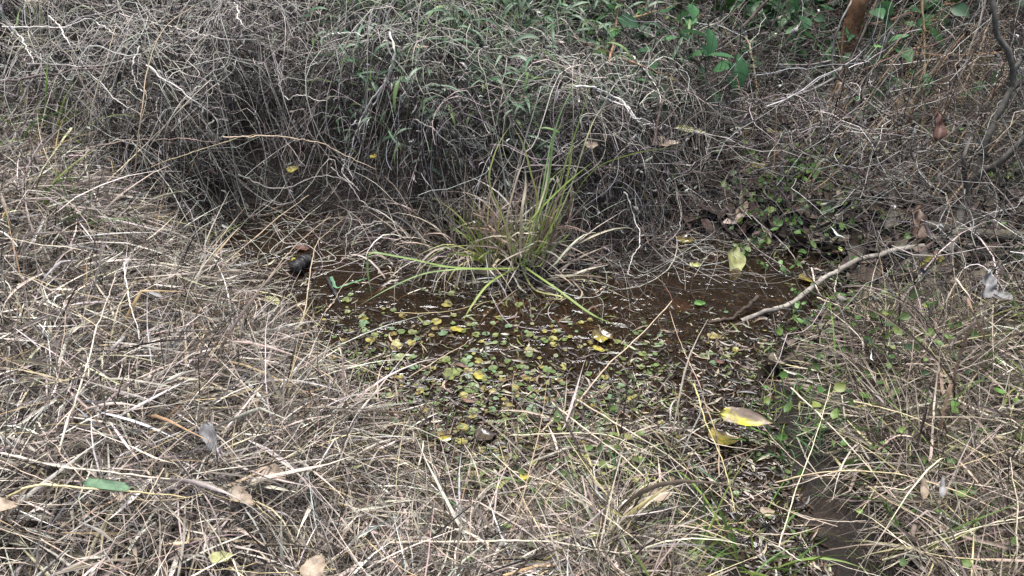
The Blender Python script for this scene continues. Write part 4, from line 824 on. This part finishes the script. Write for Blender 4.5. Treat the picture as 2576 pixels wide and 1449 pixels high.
# ---------------------------------------------------------------- green sedge tussock on its mud hump
base = on_z(1315, 665, .05)
e = bpy.data.objects.new('sedge_tussock', None); COL.objects.link(e); e.location = base
tag(e, 'clump of sedge with long green blades rising and trailing over the pool centre', 'sedge')
def blade(pts, r, col, mode, parent, b0, K=26, col2=None, fold=.5, name='blade', roll=.2):
    P = catmull(np.array([at(u, v, mode, q) for u, v, q in pts]), K); t = np.linspace(0, 1, K)
    c = np.array(col)[None]*(1-t[:, None])+np.array(col2 if col2 is not None else col)[None]*t[:, None]; c = np.clip(c*rng.normal(1, .05, (K, 1)), .01, .9)
    W = r*np.clip((1-t)*4, .06, 1)*np.clip(.6+t*3, 0, 1)
    V, F, C = ribbons(P[None], W[None], c[None], roll=np.array([roll]), twist=rng.normal(0, .5, 1), fold=fold)
    return link(name, mesh_np(name, V-b0, F, C, M['green']), parent)
G1, G2, G3, G4 = (.14,.21,.05), (.27,.34,.09), (.20,.32,.15), (.42,.42,.16)
for pts, r, c, c2, md in [
 ([(1300,672,.05),(1288,675,.07),(1144,673,.12),(1027,650,.18),(935,634,.22),(926,640,.21),(925,683,.14),(936,750,.01)], .0042, G2, G3, 'z'),
 ([(1300,675,.05),(1230,676,.08),(1144,678,.1),(1061,690,.08),(980,725,.04),(907,766,.01)], .0034, G2, G3, 'z'),
 ([(1300,672,.05),(1240,678,.07),(1140,672,.09),(1060,668,.10)], .003, G2, G1, 'z'),
 ([(1300,675,.05),(1280,682,.06),(1227,716,.06),(1184,773,.03),(1164,810,.0)], .0036, G2, G2, 'z'),
 ([(1315,665,.05),(1321,672,.07),(1405,730,.06),(1488,790,.03),(1561,822,.0)], .0044, G2, G1, 'z'),
 ([(1312,675,.04),(1345,728,.02),(1410,745,.02),(1408,752,.02),(1360,752,.01)], .0032, G4, G4, 'z'),
 ([(1315,668,2.45),(1335,600,2.5),(1375,483,2.56),(1395,333,2.62),(1431,240,2.66),(1471,180,2.7),(1512,148,2.72)], .0042, G1, G3, 'y'),
 ([(1310,668,2.45),(1330,640,2.45),(1360,500,2.5),(1390,340,2.6),(1425,250,2.62)], .0034, G1, G3, 'y'),
 ([(1320,668,2.46),(1355,640,2.5),(1431,483,2.58),(1475,350,2.64),(1501,290,2.7),(1525,268,2.72),(1558,270,2.72)], .0036, G1, (.40,.38,.24), 'y'),
 ([(1318,668,2.46),(1370,560,2.5),(1448,333,2.6),(1488,213,2.64),(1521,173,2.66)], .0028, G1, G1, 'y'),
 ([(1305,668,2.45),(1350,520,2.5),(1335,433,2.52),(1315,360,2.54),(1288,313,2.55)], .003, G2, G4, 'y'),
 ([(1300,660,2.45),(1270,560,2.5),(1232,460,2.52),(1240,400,2.54),(1261,350,2.56),(1288,311,2.58)], .003, G2, G4, 'y'),
 ([(1288,640,2.46),(1330,560,2.46),(1415,470,2.5),(1500,400,2.52)], .0038, G2, G1, 'y'),
 ([(1310,660,2.45),(1380,600,2.5),(1480,440,2.55),(1571,393,2.6),(1650,376,2.62),(1720,370,2.65)], .0036, G1, G2, 'y'),
 ([(1330,665,2.44),(1370,600,2.48),(1400,540,2.5),(1430,430,2.52),(1445,330,2.55)], .0034, G2, G2, 'y'),
 ([(1340,670,2.44),(1365,660,2.44),(1385,560,2.46),(1400,510,2.48)], .004, G2, G2, 'y'),
 ([(1325,665,2.44),(1345,560,2.46),(1372,470,2.5),(1384,380,2.53)], .0046, (.52,.46,.30), (.55,.50,.36), 'y'),
 ([(1308,665,2.44),(1312,540,2.46),(1322,470,2.5),(1320,420,2.52)], .0046, (.50,.42,.28), (.58,.50,.38), 'y'),
 ([(1290,665,2.44),(1275,560,2.46),(1300,450,2.48),(1320,400,2.5)], .0042, (.46,.36,.24), (.56,.46,.34), 'y')]:
    blade([(u, v, q-.07 if md == 'y' and v < 640 else q) for u, v, q in pts], r*1.0, np.array(c)*1.1, md, e, base, col2=np.array(c2)*1.1)
def tuft(n, cx, cy, z0, Lr, wr, pal, spread=.05, pitch=(.6, 1.5), droop=1.1, K=9, seed=0, mat='straw', fold=.4, wig=.3):
    x = cx+rng.normal(0, spread, n); y = cy+rng.normal(0, spread*.7, n); hd = np.arctan2(y-cy, x-cx)+rng.normal(0, .6, n); L = rng.uniform(*Lr, n)
    P = blades(x, y, L, np.full(n, z0), rng.uniform(*pitch, n), K, hd, droop, wig, .25)
    return ribbons(P, wprofile(n, K, rng.uniform(*wr, n)), pick(pal, n, .12), fold=fold)
V, F, C = tuft(140, base[0]+.02, base[1]+.09, .02, (.12, .34), (.0016, .0040), [(3, (.46,.37,.27)), (2, (.30,.23,.17)), (1.5, (.60,.54,.44)), (1, (.14,.10,.08)), (.4, (.20,.26,.07))], .065, (.9, 1.55), 1.3, wig=.9)
link('dry_foliage', mesh_np('dry_foliage', V-base, F, C, M['straw']), e)
b2 = on_z(1227, 655, .04)
e2 = bpy.data.objects.new('sedge_tussock', None); COL.objects.link(e2); e2.location = b2
tag(e2, 'smaller sedge clump with a fan of yellow green blades left of the tall one', 'sedge')
V, F, C = tuft(46, b2[0], b2[1], .0, (.14, .36), (.0014, .0028), [(2, G2), (2, G4), (1, G1)], .012, (.9, 1.5), 1.6)
link('foliage', mesh_np('foliage', V-b2, F, C, M['green']), e2)
V, F, C = tuft(330, b2[0]-.08, b2[1]+.08, .0, (.14, .36), (.0012, .003), [(3, (.44,.37,.29)), (2, (.30,.24,.19)), (2, (.60,.55,.46)), (1, (.12,.09,.07))], .10, (.5, 1.5), 2.2)
link('dry_foliage', mesh_np('dry_foliage', V-b2, F, C, M['straw']), e2)
# the dead stalk heaps lying at the foot of the tussock
V, F, C = tuft(120, base[0]+.02, base[1]-.03, .005, (.08, .24), (.0014, .004), [(3, (.50,.40,.30)), (2, (.34,.26,.19)), (1, (.62,.56,.46))], .07, (-.1, .3), .6)
link('fallen_foliage', mesh_np('fallen_foliage', V-base, F, C, M['straw']), e)

# ---------------------------------------------------------------- green plants, prototypes and copies
def shoot(seed, n=13, H=.42, L=(.06, .13), wd=(.0035, .0065), col=((.09,.17,.09), (.15,.25,.15), (.06,.11,.06), (.21,.28,.19), (.15,.23,.08)), lean=.25):
    r = np.random.default_rng(seed); K = 14; t = np.linspace(0, 1, K); a = r.uniform(0, 6.28)
    S = np.stack([np.cos(a)*lean*H*t**2, np.sin(a)*lean*H*t**2, H*t], -1)
    stem = tubes(S[None], (.0016*np.linspace(1, .5, K))[None], const(K, (.14,.17,.08))[None], 5)
    P = np.zeros((n, 8, 3)); hd = a+np.arange(n)*2.4+r.normal(0, .4, n); LL = r.uniform(*L, n); pt = r.uniform(.0, .9, n)
    P[:, 0] = S[np.clip((K*(.25+.75*np.arange(n)/n)).astype(int), 0, K-1)]
    for k in range(1, 8):
        P[:, k] = P[:, k-1]+np.stack([np.cos(hd)*np.cos(pt), np.sin(hd)*np.cos(pt), np.sin(pt)], -1)*(LL/7)[:, None]; pt = pt-r.uniform(.12, .38, n)
    W = r.uniform(*wd, n)[:, None]*np.array([.2, .7, 1, 1, .85, .6, .3, .04])[None]
    C = np.array(col)[r.integers(0, len(col), n)]*r.normal(1, .12, (n, 1))
    fo = ribbons(P, W, np.clip(C, .01, 1), roll=r.normal(0, .35, n), twist=r.normal(0, .4, n), fold=.35)
    return stem, fo
def make_plants(name, cat, specs, nproto, builder, spots, labelf, group, scale=(.8, 1.2), rotr=.25, matf='green'):
    pr = []
    for k in range(nproto):
        st, fo = builder(k); pr.append((mesh_np('stem', *st, M['bark']), mesh_np('leaves', *fo, M[matf])))
    for j, (p, lab) in enumerate(spots):
        e = bpy.data.objects.new(name, None); COL.objects.link(e); e.location = p
        e.rotation_euler = (rng.normal(0, rotr), rng.normal(0, rotr), rng.uniform(0, 6.28)); s_ = rng.uniform(*scale); e.scale = (s_, s_, s_)
        for nm, me in zip(('stem', 'leaves'), pr[j % nproto]):
            c = bpy.data.objects.new(nm, me); COL.objects.link(c); c.parent = e
        tag(e, lab, cat, group if isinstance(group, str) else group(lab))
sp = []
for k in range(200):
    z = rng.random()
    if z < .68: u, v, zone = rng.uniform(840, 1560), rng.uniform(-40, 120), 'crowding the top centre behind the dead vines'
    elif z < .80: u, v, zone = rng.uniform(1120, 1340), rng.uniform(120, 330), 'growing through the dead vines just right of centre'
    elif z < .86: u, v, zone = rng.uniform(860, 1120), rng.uniform(80, 260), 'half hidden in the dead vines left of centre'
    else: u, v, zone = rng.uniform(1340, 1700), rng.uniform(-20, 260), 'between the dead vines and the broad leaved bush'
    p = on_surf(u, v, .0); p = p+np.array([0, .10, 0])-np.array([0, 0, rng.uniform(.24, .40) if v > 70 else rng.uniform(.08, .27)]); p[2] = max(p[2], float(terr(p[0], p[1]))-.02)
    sp.append((p, 'blue green shoot with narrow pointed leaves '+zone))
make_plants('bamboo_shoot', 'shoot', None, 6, lambda k: shoot(200+k), sp, None, lambda lab: 'narrow leaved shoots '+lab.split('leaves ')[1], (.75, 1.25))
# broad leaved bush, top right
def broad(seed, n=9, H=.5, L=(.06, .11), asp=.30, cols=((.06,.15,.06), (.10,.22,.09), (.045,.11,.05))):
    r = np.random.default_rng(seed); K = 12; t = np.linspace(0, 1, K); a = r.uniform(0, 6.28)
    S = np.stack([np.cos(a)*.5*H*t**2, np.sin(a)*.5*H*t**2, H*t*(1-.25*t)], -1); stem = tubes(S[None], (.003*np.linspace(1, .4, K))[None], const(K, (.13,.10,.06))[None], 5)
    P = np.zeros((n, 9, 3)); hd = a+np.pi*(np.arange(n) % 2)+r.normal(0, .7, n); LL = r.uniform(*L, n); pt = r.uniform(-.5, .3, n)
    P[:, 0] = S[np.clip((K*(.2+.8*np.arange(n)/n)).astype(int), 0, K-1)]
    for k in range(1, 9):
        P[:, k] = P[:, k-1]+np.stack([np.cos(hd)*np.cos(pt), np.sin(hd)*np.cos(pt), np.sin(pt)], -1)*(LL/8)[:, None]; pt = pt-r.uniform(.03, .2, n)
    W = (LL*asp)[:, None]*np.array([.05, .55, .88, 1, .98, .85, .6, .3, .03])[None]
    C = np.array(cols)[r.integers(0, len(cols), n)]*r.normal(1, .12, (n, 1))
    return stem, ribbons(P, W, np.clip(C, .01, 1), roll=r.normal(0, .35, n), twist=r.normal(0, .2, n), fold=.25)
sp = []
for k in range(46):
    if k < 34: u, v, Y, zone = rng.uniform(1600, 2080), rng.uniform(60, 260), rng.uniform(3.7, 4.6), 'in the dark gap at the top right'
    else: u, v, Y, zone = rng.uniform(2080, 2576), rng.uniform(60, 330), rng.uniform(3.5, 4.3), 'behind the canes at the far top right'
    p = at(u, v, 'y', Y); p[2] = float(terr(p[0], p[1])); sp.append((p, 'broad leaved green shoot '+zone))
make_plants('leafy_shoot', 'bush', None, 5, lambda k: broad(300+k), sp, None, lambda lab: 'broad leaved shoots '+lab.split('shoot ')[1], (.7, 1.3))
# a few clearly seen hanging leaves of the bush
for k, (u, v, wd, hg, yw, lab) in enumerate([(1803, 33, 30, 52, 1.4, 'largest pointed green leaf hanging at the top edge right of centre'), (1832, 12, 26, 44, 1.5, 'large green leaf at the top edge just right of the largest one'),
    (1895, 14, 30, 50, 1.3, 'green leaf hanging at the top edge above the dark branch'), (1745, 8, 24, 36, 1.4, 'green leaf at the top edge left of the largest hanging one'), (1686, 55, 30, 44, 1.5, 'fresh green leaf hanging from the orange canes'),
    (1608, 15, 28, 46, 1.5, 'dark green leaf right of the upright reddish cane'), (1715, 33, 22, 26, .3, 'small round green leaf below the top edge leaves')]):
    p = on_y(u, v, 3.9); d_ = np.linalg.norm(p-np.array([0, 0, CAM_H])); L = hg/FPX*d_; W = wd/FPX*d_
    V, F = leaf_grid(L, W, 'ovate', .15, .15, .02, seed=500+k); V[:, 0] -= L/2; V = rot(V, 1.57+.15*(k % 3), 0, 0)
    V = V @ np.array(Matrix.Rotation(R(72), 3, 'X')).T; V[:, 2] *= -1 
    F = F[:, ::-1]
    o = link('hanging_leaf', mesh_np('hanging_leaf', V, F, None, M['l_green']), None, p); tag(o, lab, 'leaf')
    Q = catmull(np.array([[0, 0, L*.5], [.004, .006, L*.62], [.02, .03, L*.75]]), 6); v2, f2, _ = tubes(Q[None], np.full((1, 6), .0012), const(6, (.2, .25, .1))[None], 4)
    link('petiole', mesh_np('petiole', v2, f2, None, M['stalk']), o)
# small herbs right of the water
HERB = ((.11,.21,.06), (.16,.28,.09), (.08,.16,.05))
sp = []
for k in range(74):
    z = rng.random()
    if z < .6: u, v, zone = rng.normal(1990, 120), rng.normal(545, 95), 'with bright green leaves above the right end of the pool'
    elif z < .85: u, v, zone = rng.uniform(1930, 2230), rng.uniform(740, 960), 'with bright green leaves below the pale log'
    else: u, v, zone = rng.uniform(2100, 2300), rng.uniform(560, 720), 'with bright green leaves behind the pale log'
    p = on_z(u, v, .03); p[2] = max(0., float(terr(p[0], p[1]))); sp.append((p, 'small creeping herb '+zone))
make_plants('herb', 'herb', None, 6, lambda k: broad(400+k, 7, .08, (.012, .024), .36, HERB), sp, None, lambda lab: 'herbs '+lab.split('herb ')[1], (.7, 1.25), .35)
# tufts of green grass
def gtuft(name, label, u, v, n, Lr, wr, pal, spread=.03, pitch=(.7, 1.5), droop=1.8, dry=0):
    b0 = on_surf(u, v, 0); b0[2] = b0[2]-.08 if b0[1] > yfront(b0[0]) else float(terr(b0[0], b0[1])); e = bpy.data.objects.new(name, None); COL.objects.link(e); e.location = b0; tag(e, label, 'grass tuft')
    V, F, C = tuft(n, b0[0], b0[1], max(.01, b0[2]-float(terr(b0[0], b0[1]))), Lr, wr, pal, spread, pitch, droop, 10); link('foliage', mesh_np('foliage', V-b0, F, C, M['green']), e)
    if dry:
        V, F, C = tuft(dry, b0[0], b0[1], .01, Lr, (.0008, .002), [(2, (.5,.4,.28)), (1, (.3,.22,.15))], spread*1.2, pitch, droop, 9); link('dry_foliage', mesh_np('dry_foliage', V-b0, F, C, M['straw']), e)
    return e
YG = [(2, (.22,.31,.07)), (2, (.15,.25,.07)), (1, (.37,.38,.12))]; BG = [(2, (.10,.20,.08)), (1, (.15,.27,.08))]
for lab, u, v, n, L, wd, pal, sd_, pt, dr in [
 ('green grass tuft arching over the bottom edge right of centre', 1700, 1420, 34, (.12,.30), (.0016,.0034), YG, .06, (.4,1.3), 2.2),
 ('yellow green grass tuft at the bottom edge where the straw bundle ends', 1890, 1420, 38, (.14,.30), (.0016,.0034), YG, .05, (.5,1.4), 1.8),
 ('fine green grass beside the big yellow rimmed leaf', 1975, 1095, 46, (.06,.16), (.0010,.0022), BG, .06, (.5,1.5), 1.6),
 ('fine green grass on the right bank above the yellow rimmed leaf', 2020, 1010, 34, (.06,.16), (.0010,.0022), YG, .06, (.4,1.4), 1.8),
 ('fine green grass around the ditch at the lower right', 2070, 1180, 50, (.06,.17), (.0010,.0022), BG, .08, (.4,1.5), 1.6),
 ('sparse green grass in the marsh front right of centre', 1450, 1120, 26, (.06,.16), (.0012,.0024), BG, .12, (.4,1.4), 1.8),
 ('few green blades between the straws at the bottom centre', 1480, 1300, 20, (.08,.2), (.0014,.003), BG, .12, (.4,1.4), 1.8),
 ('two green blades and dry straws at the lower right with dew', 2320, 1360, 7, (.18,.3), (.002,.0034), BG, .05, (.9,1.5), .9),
 ('green and yellow tall grass at the left edge, upper end', 85, 300, 16, (.2,.42), (.002,.0042), YG, .05, (1.0,1.5), 1.4),
 ('tall reed grass with pale green leaves in the top left corner', 85, 60, 12, (.2,.42), (.003,.0065), [(2,(.24,.34,.12)),(1,(.16,.28,.12))], .05, (.9,1.5), 1.8),
 ('yellow green grass shoot with drooping leaves on the left rim', 30, 520, 14, (.16,.34), (.002,.0045), YG, .03, (.6,1.4), 1.8),
 ('upright yellow green stem with leaves on the left bank', 200, 560, 10, (.18,.34), (.0018,.0036), YG, .02, (1.2,1.55), .7),
 ('green grass shoot at the left water edge leaning right', 500, 630, 8, (.10,.22), (.002,.0044), YG, .02, (.5,1.2), 1.2),
 ('grass shoot with yellow green leaves low at the left edge', 60, 900, 8, (.14,.3), (.0016,.003), YG, .05, (.8,1.4), 1.0),
 ('small green blades by the foot of the brown cane vines', 1560, 800, 9, (.06,.12), (.0018,.0034), BG, .03, (.6,1.4), 1.2)]:
    gtuft('grass_tuft', lab, u, v, n, L, wd, pal, sd_, pt, dr)
# wide dead reed blades at the right
for lab, pts, r, c in [
 ('widest brown dead reed blade standing at the right', [(2395,985,.05),(2415,890,.16),(2435,840,.22),(2449,812,.26)], .0085, (.36,.23,.17)),
 ('pale brown dead reed blade hanging down at the right', [(2435,750,.28),(2450,790,.25),(2468,830,.18),(2485,863,.1)], .0052, (.40,.27,.18)),
 ('long pale reed bent down to the right edge', [(2405,700,.3),(2449,766,.26),(2499,850,.15),(2530,885,.1)], .0036, (.58,.48,.38)),
 ('pale reed blade with a curled base at the right', [(2375,1000,.03),(2365,930,.07),(2355,890,.1)], .0055, (.48,.34,.25)),
 ('tall pale reed stalk crossing the right bank upward', [(2340,1160,.03),(2359,966,.15),(2385,740,.36)], .0035, (.62,.52,.42)),
 ('brown reed stalk running down to the lower right grass', [(2395,966,.2),(2379,1030,.14),(2360,1110,.06)], .0048, (.34,.22,.15)),
 ('beige ribbon leaf draped over the lower right grass', [(2310,1165,.05),(2330,1150,.09),(2400,1172,.09),(2452,1185,.05)], .0040, (.60,.47,.35)),
 ('short beige ribbon leaf left of the draped one', [(2208,1130,.04),(2250,1102,.08),(2290,1100,.08),(2312,1122,.04)], .0036, (.55,.42,.33)),
 ('white dry ribbon leaf standing in the front centre right', [(1700,1095,.02),(1688,1060,.07),(1690,1020,.11),(1705,1000,.13)], .0036, (.60,.54,.46)),
 ('long dry leaf arching over the left bank top', [(180,320,.1),(150,360,.14),(110,420,.1),(85,480,.04)], .0045, (.45,.44,.26))]:
    strand('dead_reed', lab, 'reed', None, c, r, pts, 's', 26, rib=True, mat=M['straw'], wob=.002, r1=.35)
# seed stalks hanging at the top right
SGS = []
for k in range(26):
    u0 = rng.uniform(2300, 2560); v0 = rng.uniform(-40, 200); Lp = rng.uniform(120, 300); Y0 = rng.uniform(2.9, 3.3)
    pts = [(u0, v0, Y0), (u0-Lp*.25, v0+Lp*.45, Y0), (u0-Lp*.45, v0+Lp, Y0)]
    o, P = strand('seed_stalk', 'brown hanging seed stalk beaded with pale husks at the top right', 'stalk', 'seed stalks hanging at the top right', (.16,.10,.06), .0012, pts, 'y', 30, mat=M['bark'], wob=.004, sides=4)
    m_ = 90; i = rng.integers(0, 30, m_); c0 = P[i]+rng.normal(0, .006, (m_, 3)); dv = rng.normal(0, 1, (m_, 3)); dv /= np.linalg.norm(dv, axis=1, keepdims=True)
    Q = np.stack([c0, c0+dv*.002, c0+dv*.004], 1); W = np.tile([.0003, .0014, .0003], (m_, 1))
    V, F, C = tubes(Q, W, pick([(2, (.40,.28,.15)), (1, (.55,.42,.25)), (1, (.2,.12,.07))], m_), 4); link('husks', mesh_np('husks', V-P[0], F, C, M['seed']), o)

# ---------------------------------------------------------------- black charred lump in the left water, dark stick beside it
def lump(name, label, cat, a, b_, r, mat, K=26, S=16, rough=.25, sq=.75):
    P = catmull(np.array([a, (np.array(a)+np.array(b_))/2+np.array([0, 0, r*.25]), b_]), K); t = np.linspace(0, 1, K)
    rr = r*(1-.35*t)*np.sqrt(np.clip(1-(2*t-1)**4, .02, 1))*rng.normal(1, .12, K); V, F, C = tubes(P[None], rr[None], const(K, (.02,.018,.018))[None], S)
    nz = noise2(V[:, 0]*30, V[:, 1]*30+V[:, 2]*20, 6, 1)[:, None]; ctr = np.repeat(P, S, 0); V = ctr+(V-ctr)*(1+rough*nz+rng.normal(0, .05, (len(V), 1)))*np.array([1, 1, sq])
    o = place((V, F, C), name, P[0], mat); return tag(o, label, cat)
M['char'] = mat_mottle('wet_black_wood', [(.35, (.006,.006,.007)), (.6, (.022,.02,.02)), (.75, (.07,.065,.065))], 60, rough=.55, trans=0, bump=1.0, coat=.1)
lump('rotten_log', 'black charred lump of rotten wood in the left water', 'wood', tuple(on_z(735, 683, .018)), tuple(on_z(782, 648, .025)), .030, M['char'])
lump('stick', 'short black stick poking through the water under the curled green blade', 'stick', tuple(on_z(822, 696, .01)), tuple(on_z(856, 762, .0)), .009, M['char'])
strand('reed_leaf', 'blue green curled blade floating left of the tussock', 'leaf', None, (.14,.30,.16), .0055, [(833,697,.03),(839,710,.02),(846,724,.01),(880,717,.008),(931,697,.006)], 'z', 24, rib=True, mat=M['green'], r1=.6)
V, F, C = twigs(200, (-.75, -.35), (2.45, 2.8), (0, .02), lambda x, y: (wdist(x, y) < .1)*1., (.1, .3), (.0008, .0025), [(2, (.07,.055,.045)), (1, (.16,.13,.11))], up=.05)[1]
tag(link('drift_twigs', mesh_np('drift_twigs', V, F, C, M['litter'])), 'dark drifted twigs lying in the left water below the thicket', 'twigs', kind='stuff')
V, F, C = twigs(1500, (-1.35, .15), (2.55, 3.5), (0, .10), lambda x, y: (wdist(x, y) > -.03)*1., (.08, .35), (.0007, .0024), [(4, (.035,.028,.024)), (2, (.10,.085,.075)), (1, (.26,.24,.21))], up=.15)[1]  # twigs added to blacken the hollow, their dark colours stand in for shade
tag(link('hollow_shade_twigs', mesh_np('hollow_shade_twigs', V, F, C, M['vine'])), 'vines and twigs coloured dark as shade on the ground under the overhang', 'shade twigs', kind='stuff')
# small clump of thin brown vines in the middle of the right pool
b3 = on_z(1570, 800, .0)
e3 = bpy.data.objects.new('vine_clump', None); COL.objects.link(e3); e3.location = b3; tag(e3, 'thin brown vine clump standing between the two halves of the pool', 'vine')
V, F, C = tuft(150, b3[0], b3[1], .0, (.08, .26), (.0006, .0014), [(2, (.16,.11,.09)), (1, (.34,.27,.21)), (1, (.08,.06,.05))], .05, (.1, 1.4), 2.6, wig=1.6); link('foliage', mesh_np('foliage', V-b3, F, C, M['vine']), e3)
b4 = on_z(1600, 650, .0)
e4 = bpy.data.objects.new('vine_clump', None); COL.objects.link(e4); e4.location = b4; tag(e4, 'rusty brown hanging vine clump in front of the bright water glints', 'vine')
V, F, C = tuft(260, b4[0], b4[1]+.04, .0, (.12, .36), (.0006, .0013), [(2, (.17,.11,.09)), (1, (.30,.23,.19)), (1, (.08,.06,.05))], .07, (.4, 1.5), 3.2, wig=1.8); link('foliage', mesh_np('foliage', V-b4, F, C, M['vine']), e4)

# ---------------------------------------------------------------- unseen trees, added to shade the thicket and show dark in the water
def crown_mesh(name, n, R3, col, seed, ls=.11):
    r = np.random.default_rng(seed); cl = r.normal(0, 1, (26, 3)); cl /= np.linalg.norm(cl, axis=1, keepdims=True); cl = cl*r.uniform(.35, .95, (26, 1))*np.array(R3)
    i = r.integers(0, 26, n); c = cl[i]+r.normal(0, .2, (n, 3))*np.array(R3); hd = r.uniform(0, 6.28, n); pt = r.normal(-.3, .5, n)
    d = np.stack([np.cos(hd)*np.cos(pt), np.sin(hd)*np.cos(pt), np.sin(pt)], -1); P = c[:, None]+d[:, None]*np.linspace(0, ls, 4)[None, :, None]
    W = r.uniform(.018, .04, n)[:, None]*np.array([.2, 1, .8, .05])[None]; C = np.array(col)[r.integers(0, len(col), n)]
    return mesh_np(name, *ribbons(P, W, C, fold=.3), M['green'])
cm = crown_mesh('shade_crown', 9000, (1.5, 1.3, 1.1), ((.03,.06,.02), (.05,.09,.03), (.02,.045,.02)), 9)
for x, y, H, s_, lab in [(-2.6, 6.2, 3.0, 1.0, 'unseen leafy tree added for shade behind the dead thicket on the left'), (.3, 6.6, 3.2, 1.1, 'unseen leafy tree added for shade behind the green shoots in the middle'), (3.0, 5.6, 2.9, 1.0, 'unseen leafy tree added for shade beyond the canes on the right'),
                         (-5.5, 9.5, 4.2, 1.7, 'larger unseen tree added for shade far behind on the left'), (5.5, 9.5, 4.2, 1.7, 'larger unseen tree added for shade far behind on the right'), (0.5, 11, 4.6, 1.9, 'larger unseen tree added for shade far behind in the middle')]:
    e = bpy.data.objects.new('tree', None); COL.objects.link(e); e.location = (x, y, float(terr(x, y))); tag(e, lab, 'tree')
    P = catmull(np.array([[0, 0, -.1], [.05, .02, H*.4], [-.04, .05, H*.8], [.02, 0, H+.4]]), 16); V, F, C = limb(P, .07*s_, .03*s_, (.10,.08,.06), 9); link('trunk', mesh_np('trunk', V, F, C, M['bark']), e)
    c = bpy.data.objects.new('shade_crown', cm); COL.objects.link(c); c.parent = e; c.location = (0, 0, H); c.scale = (s_, s_, s_); c.rotation_euler = (0, 0, x)
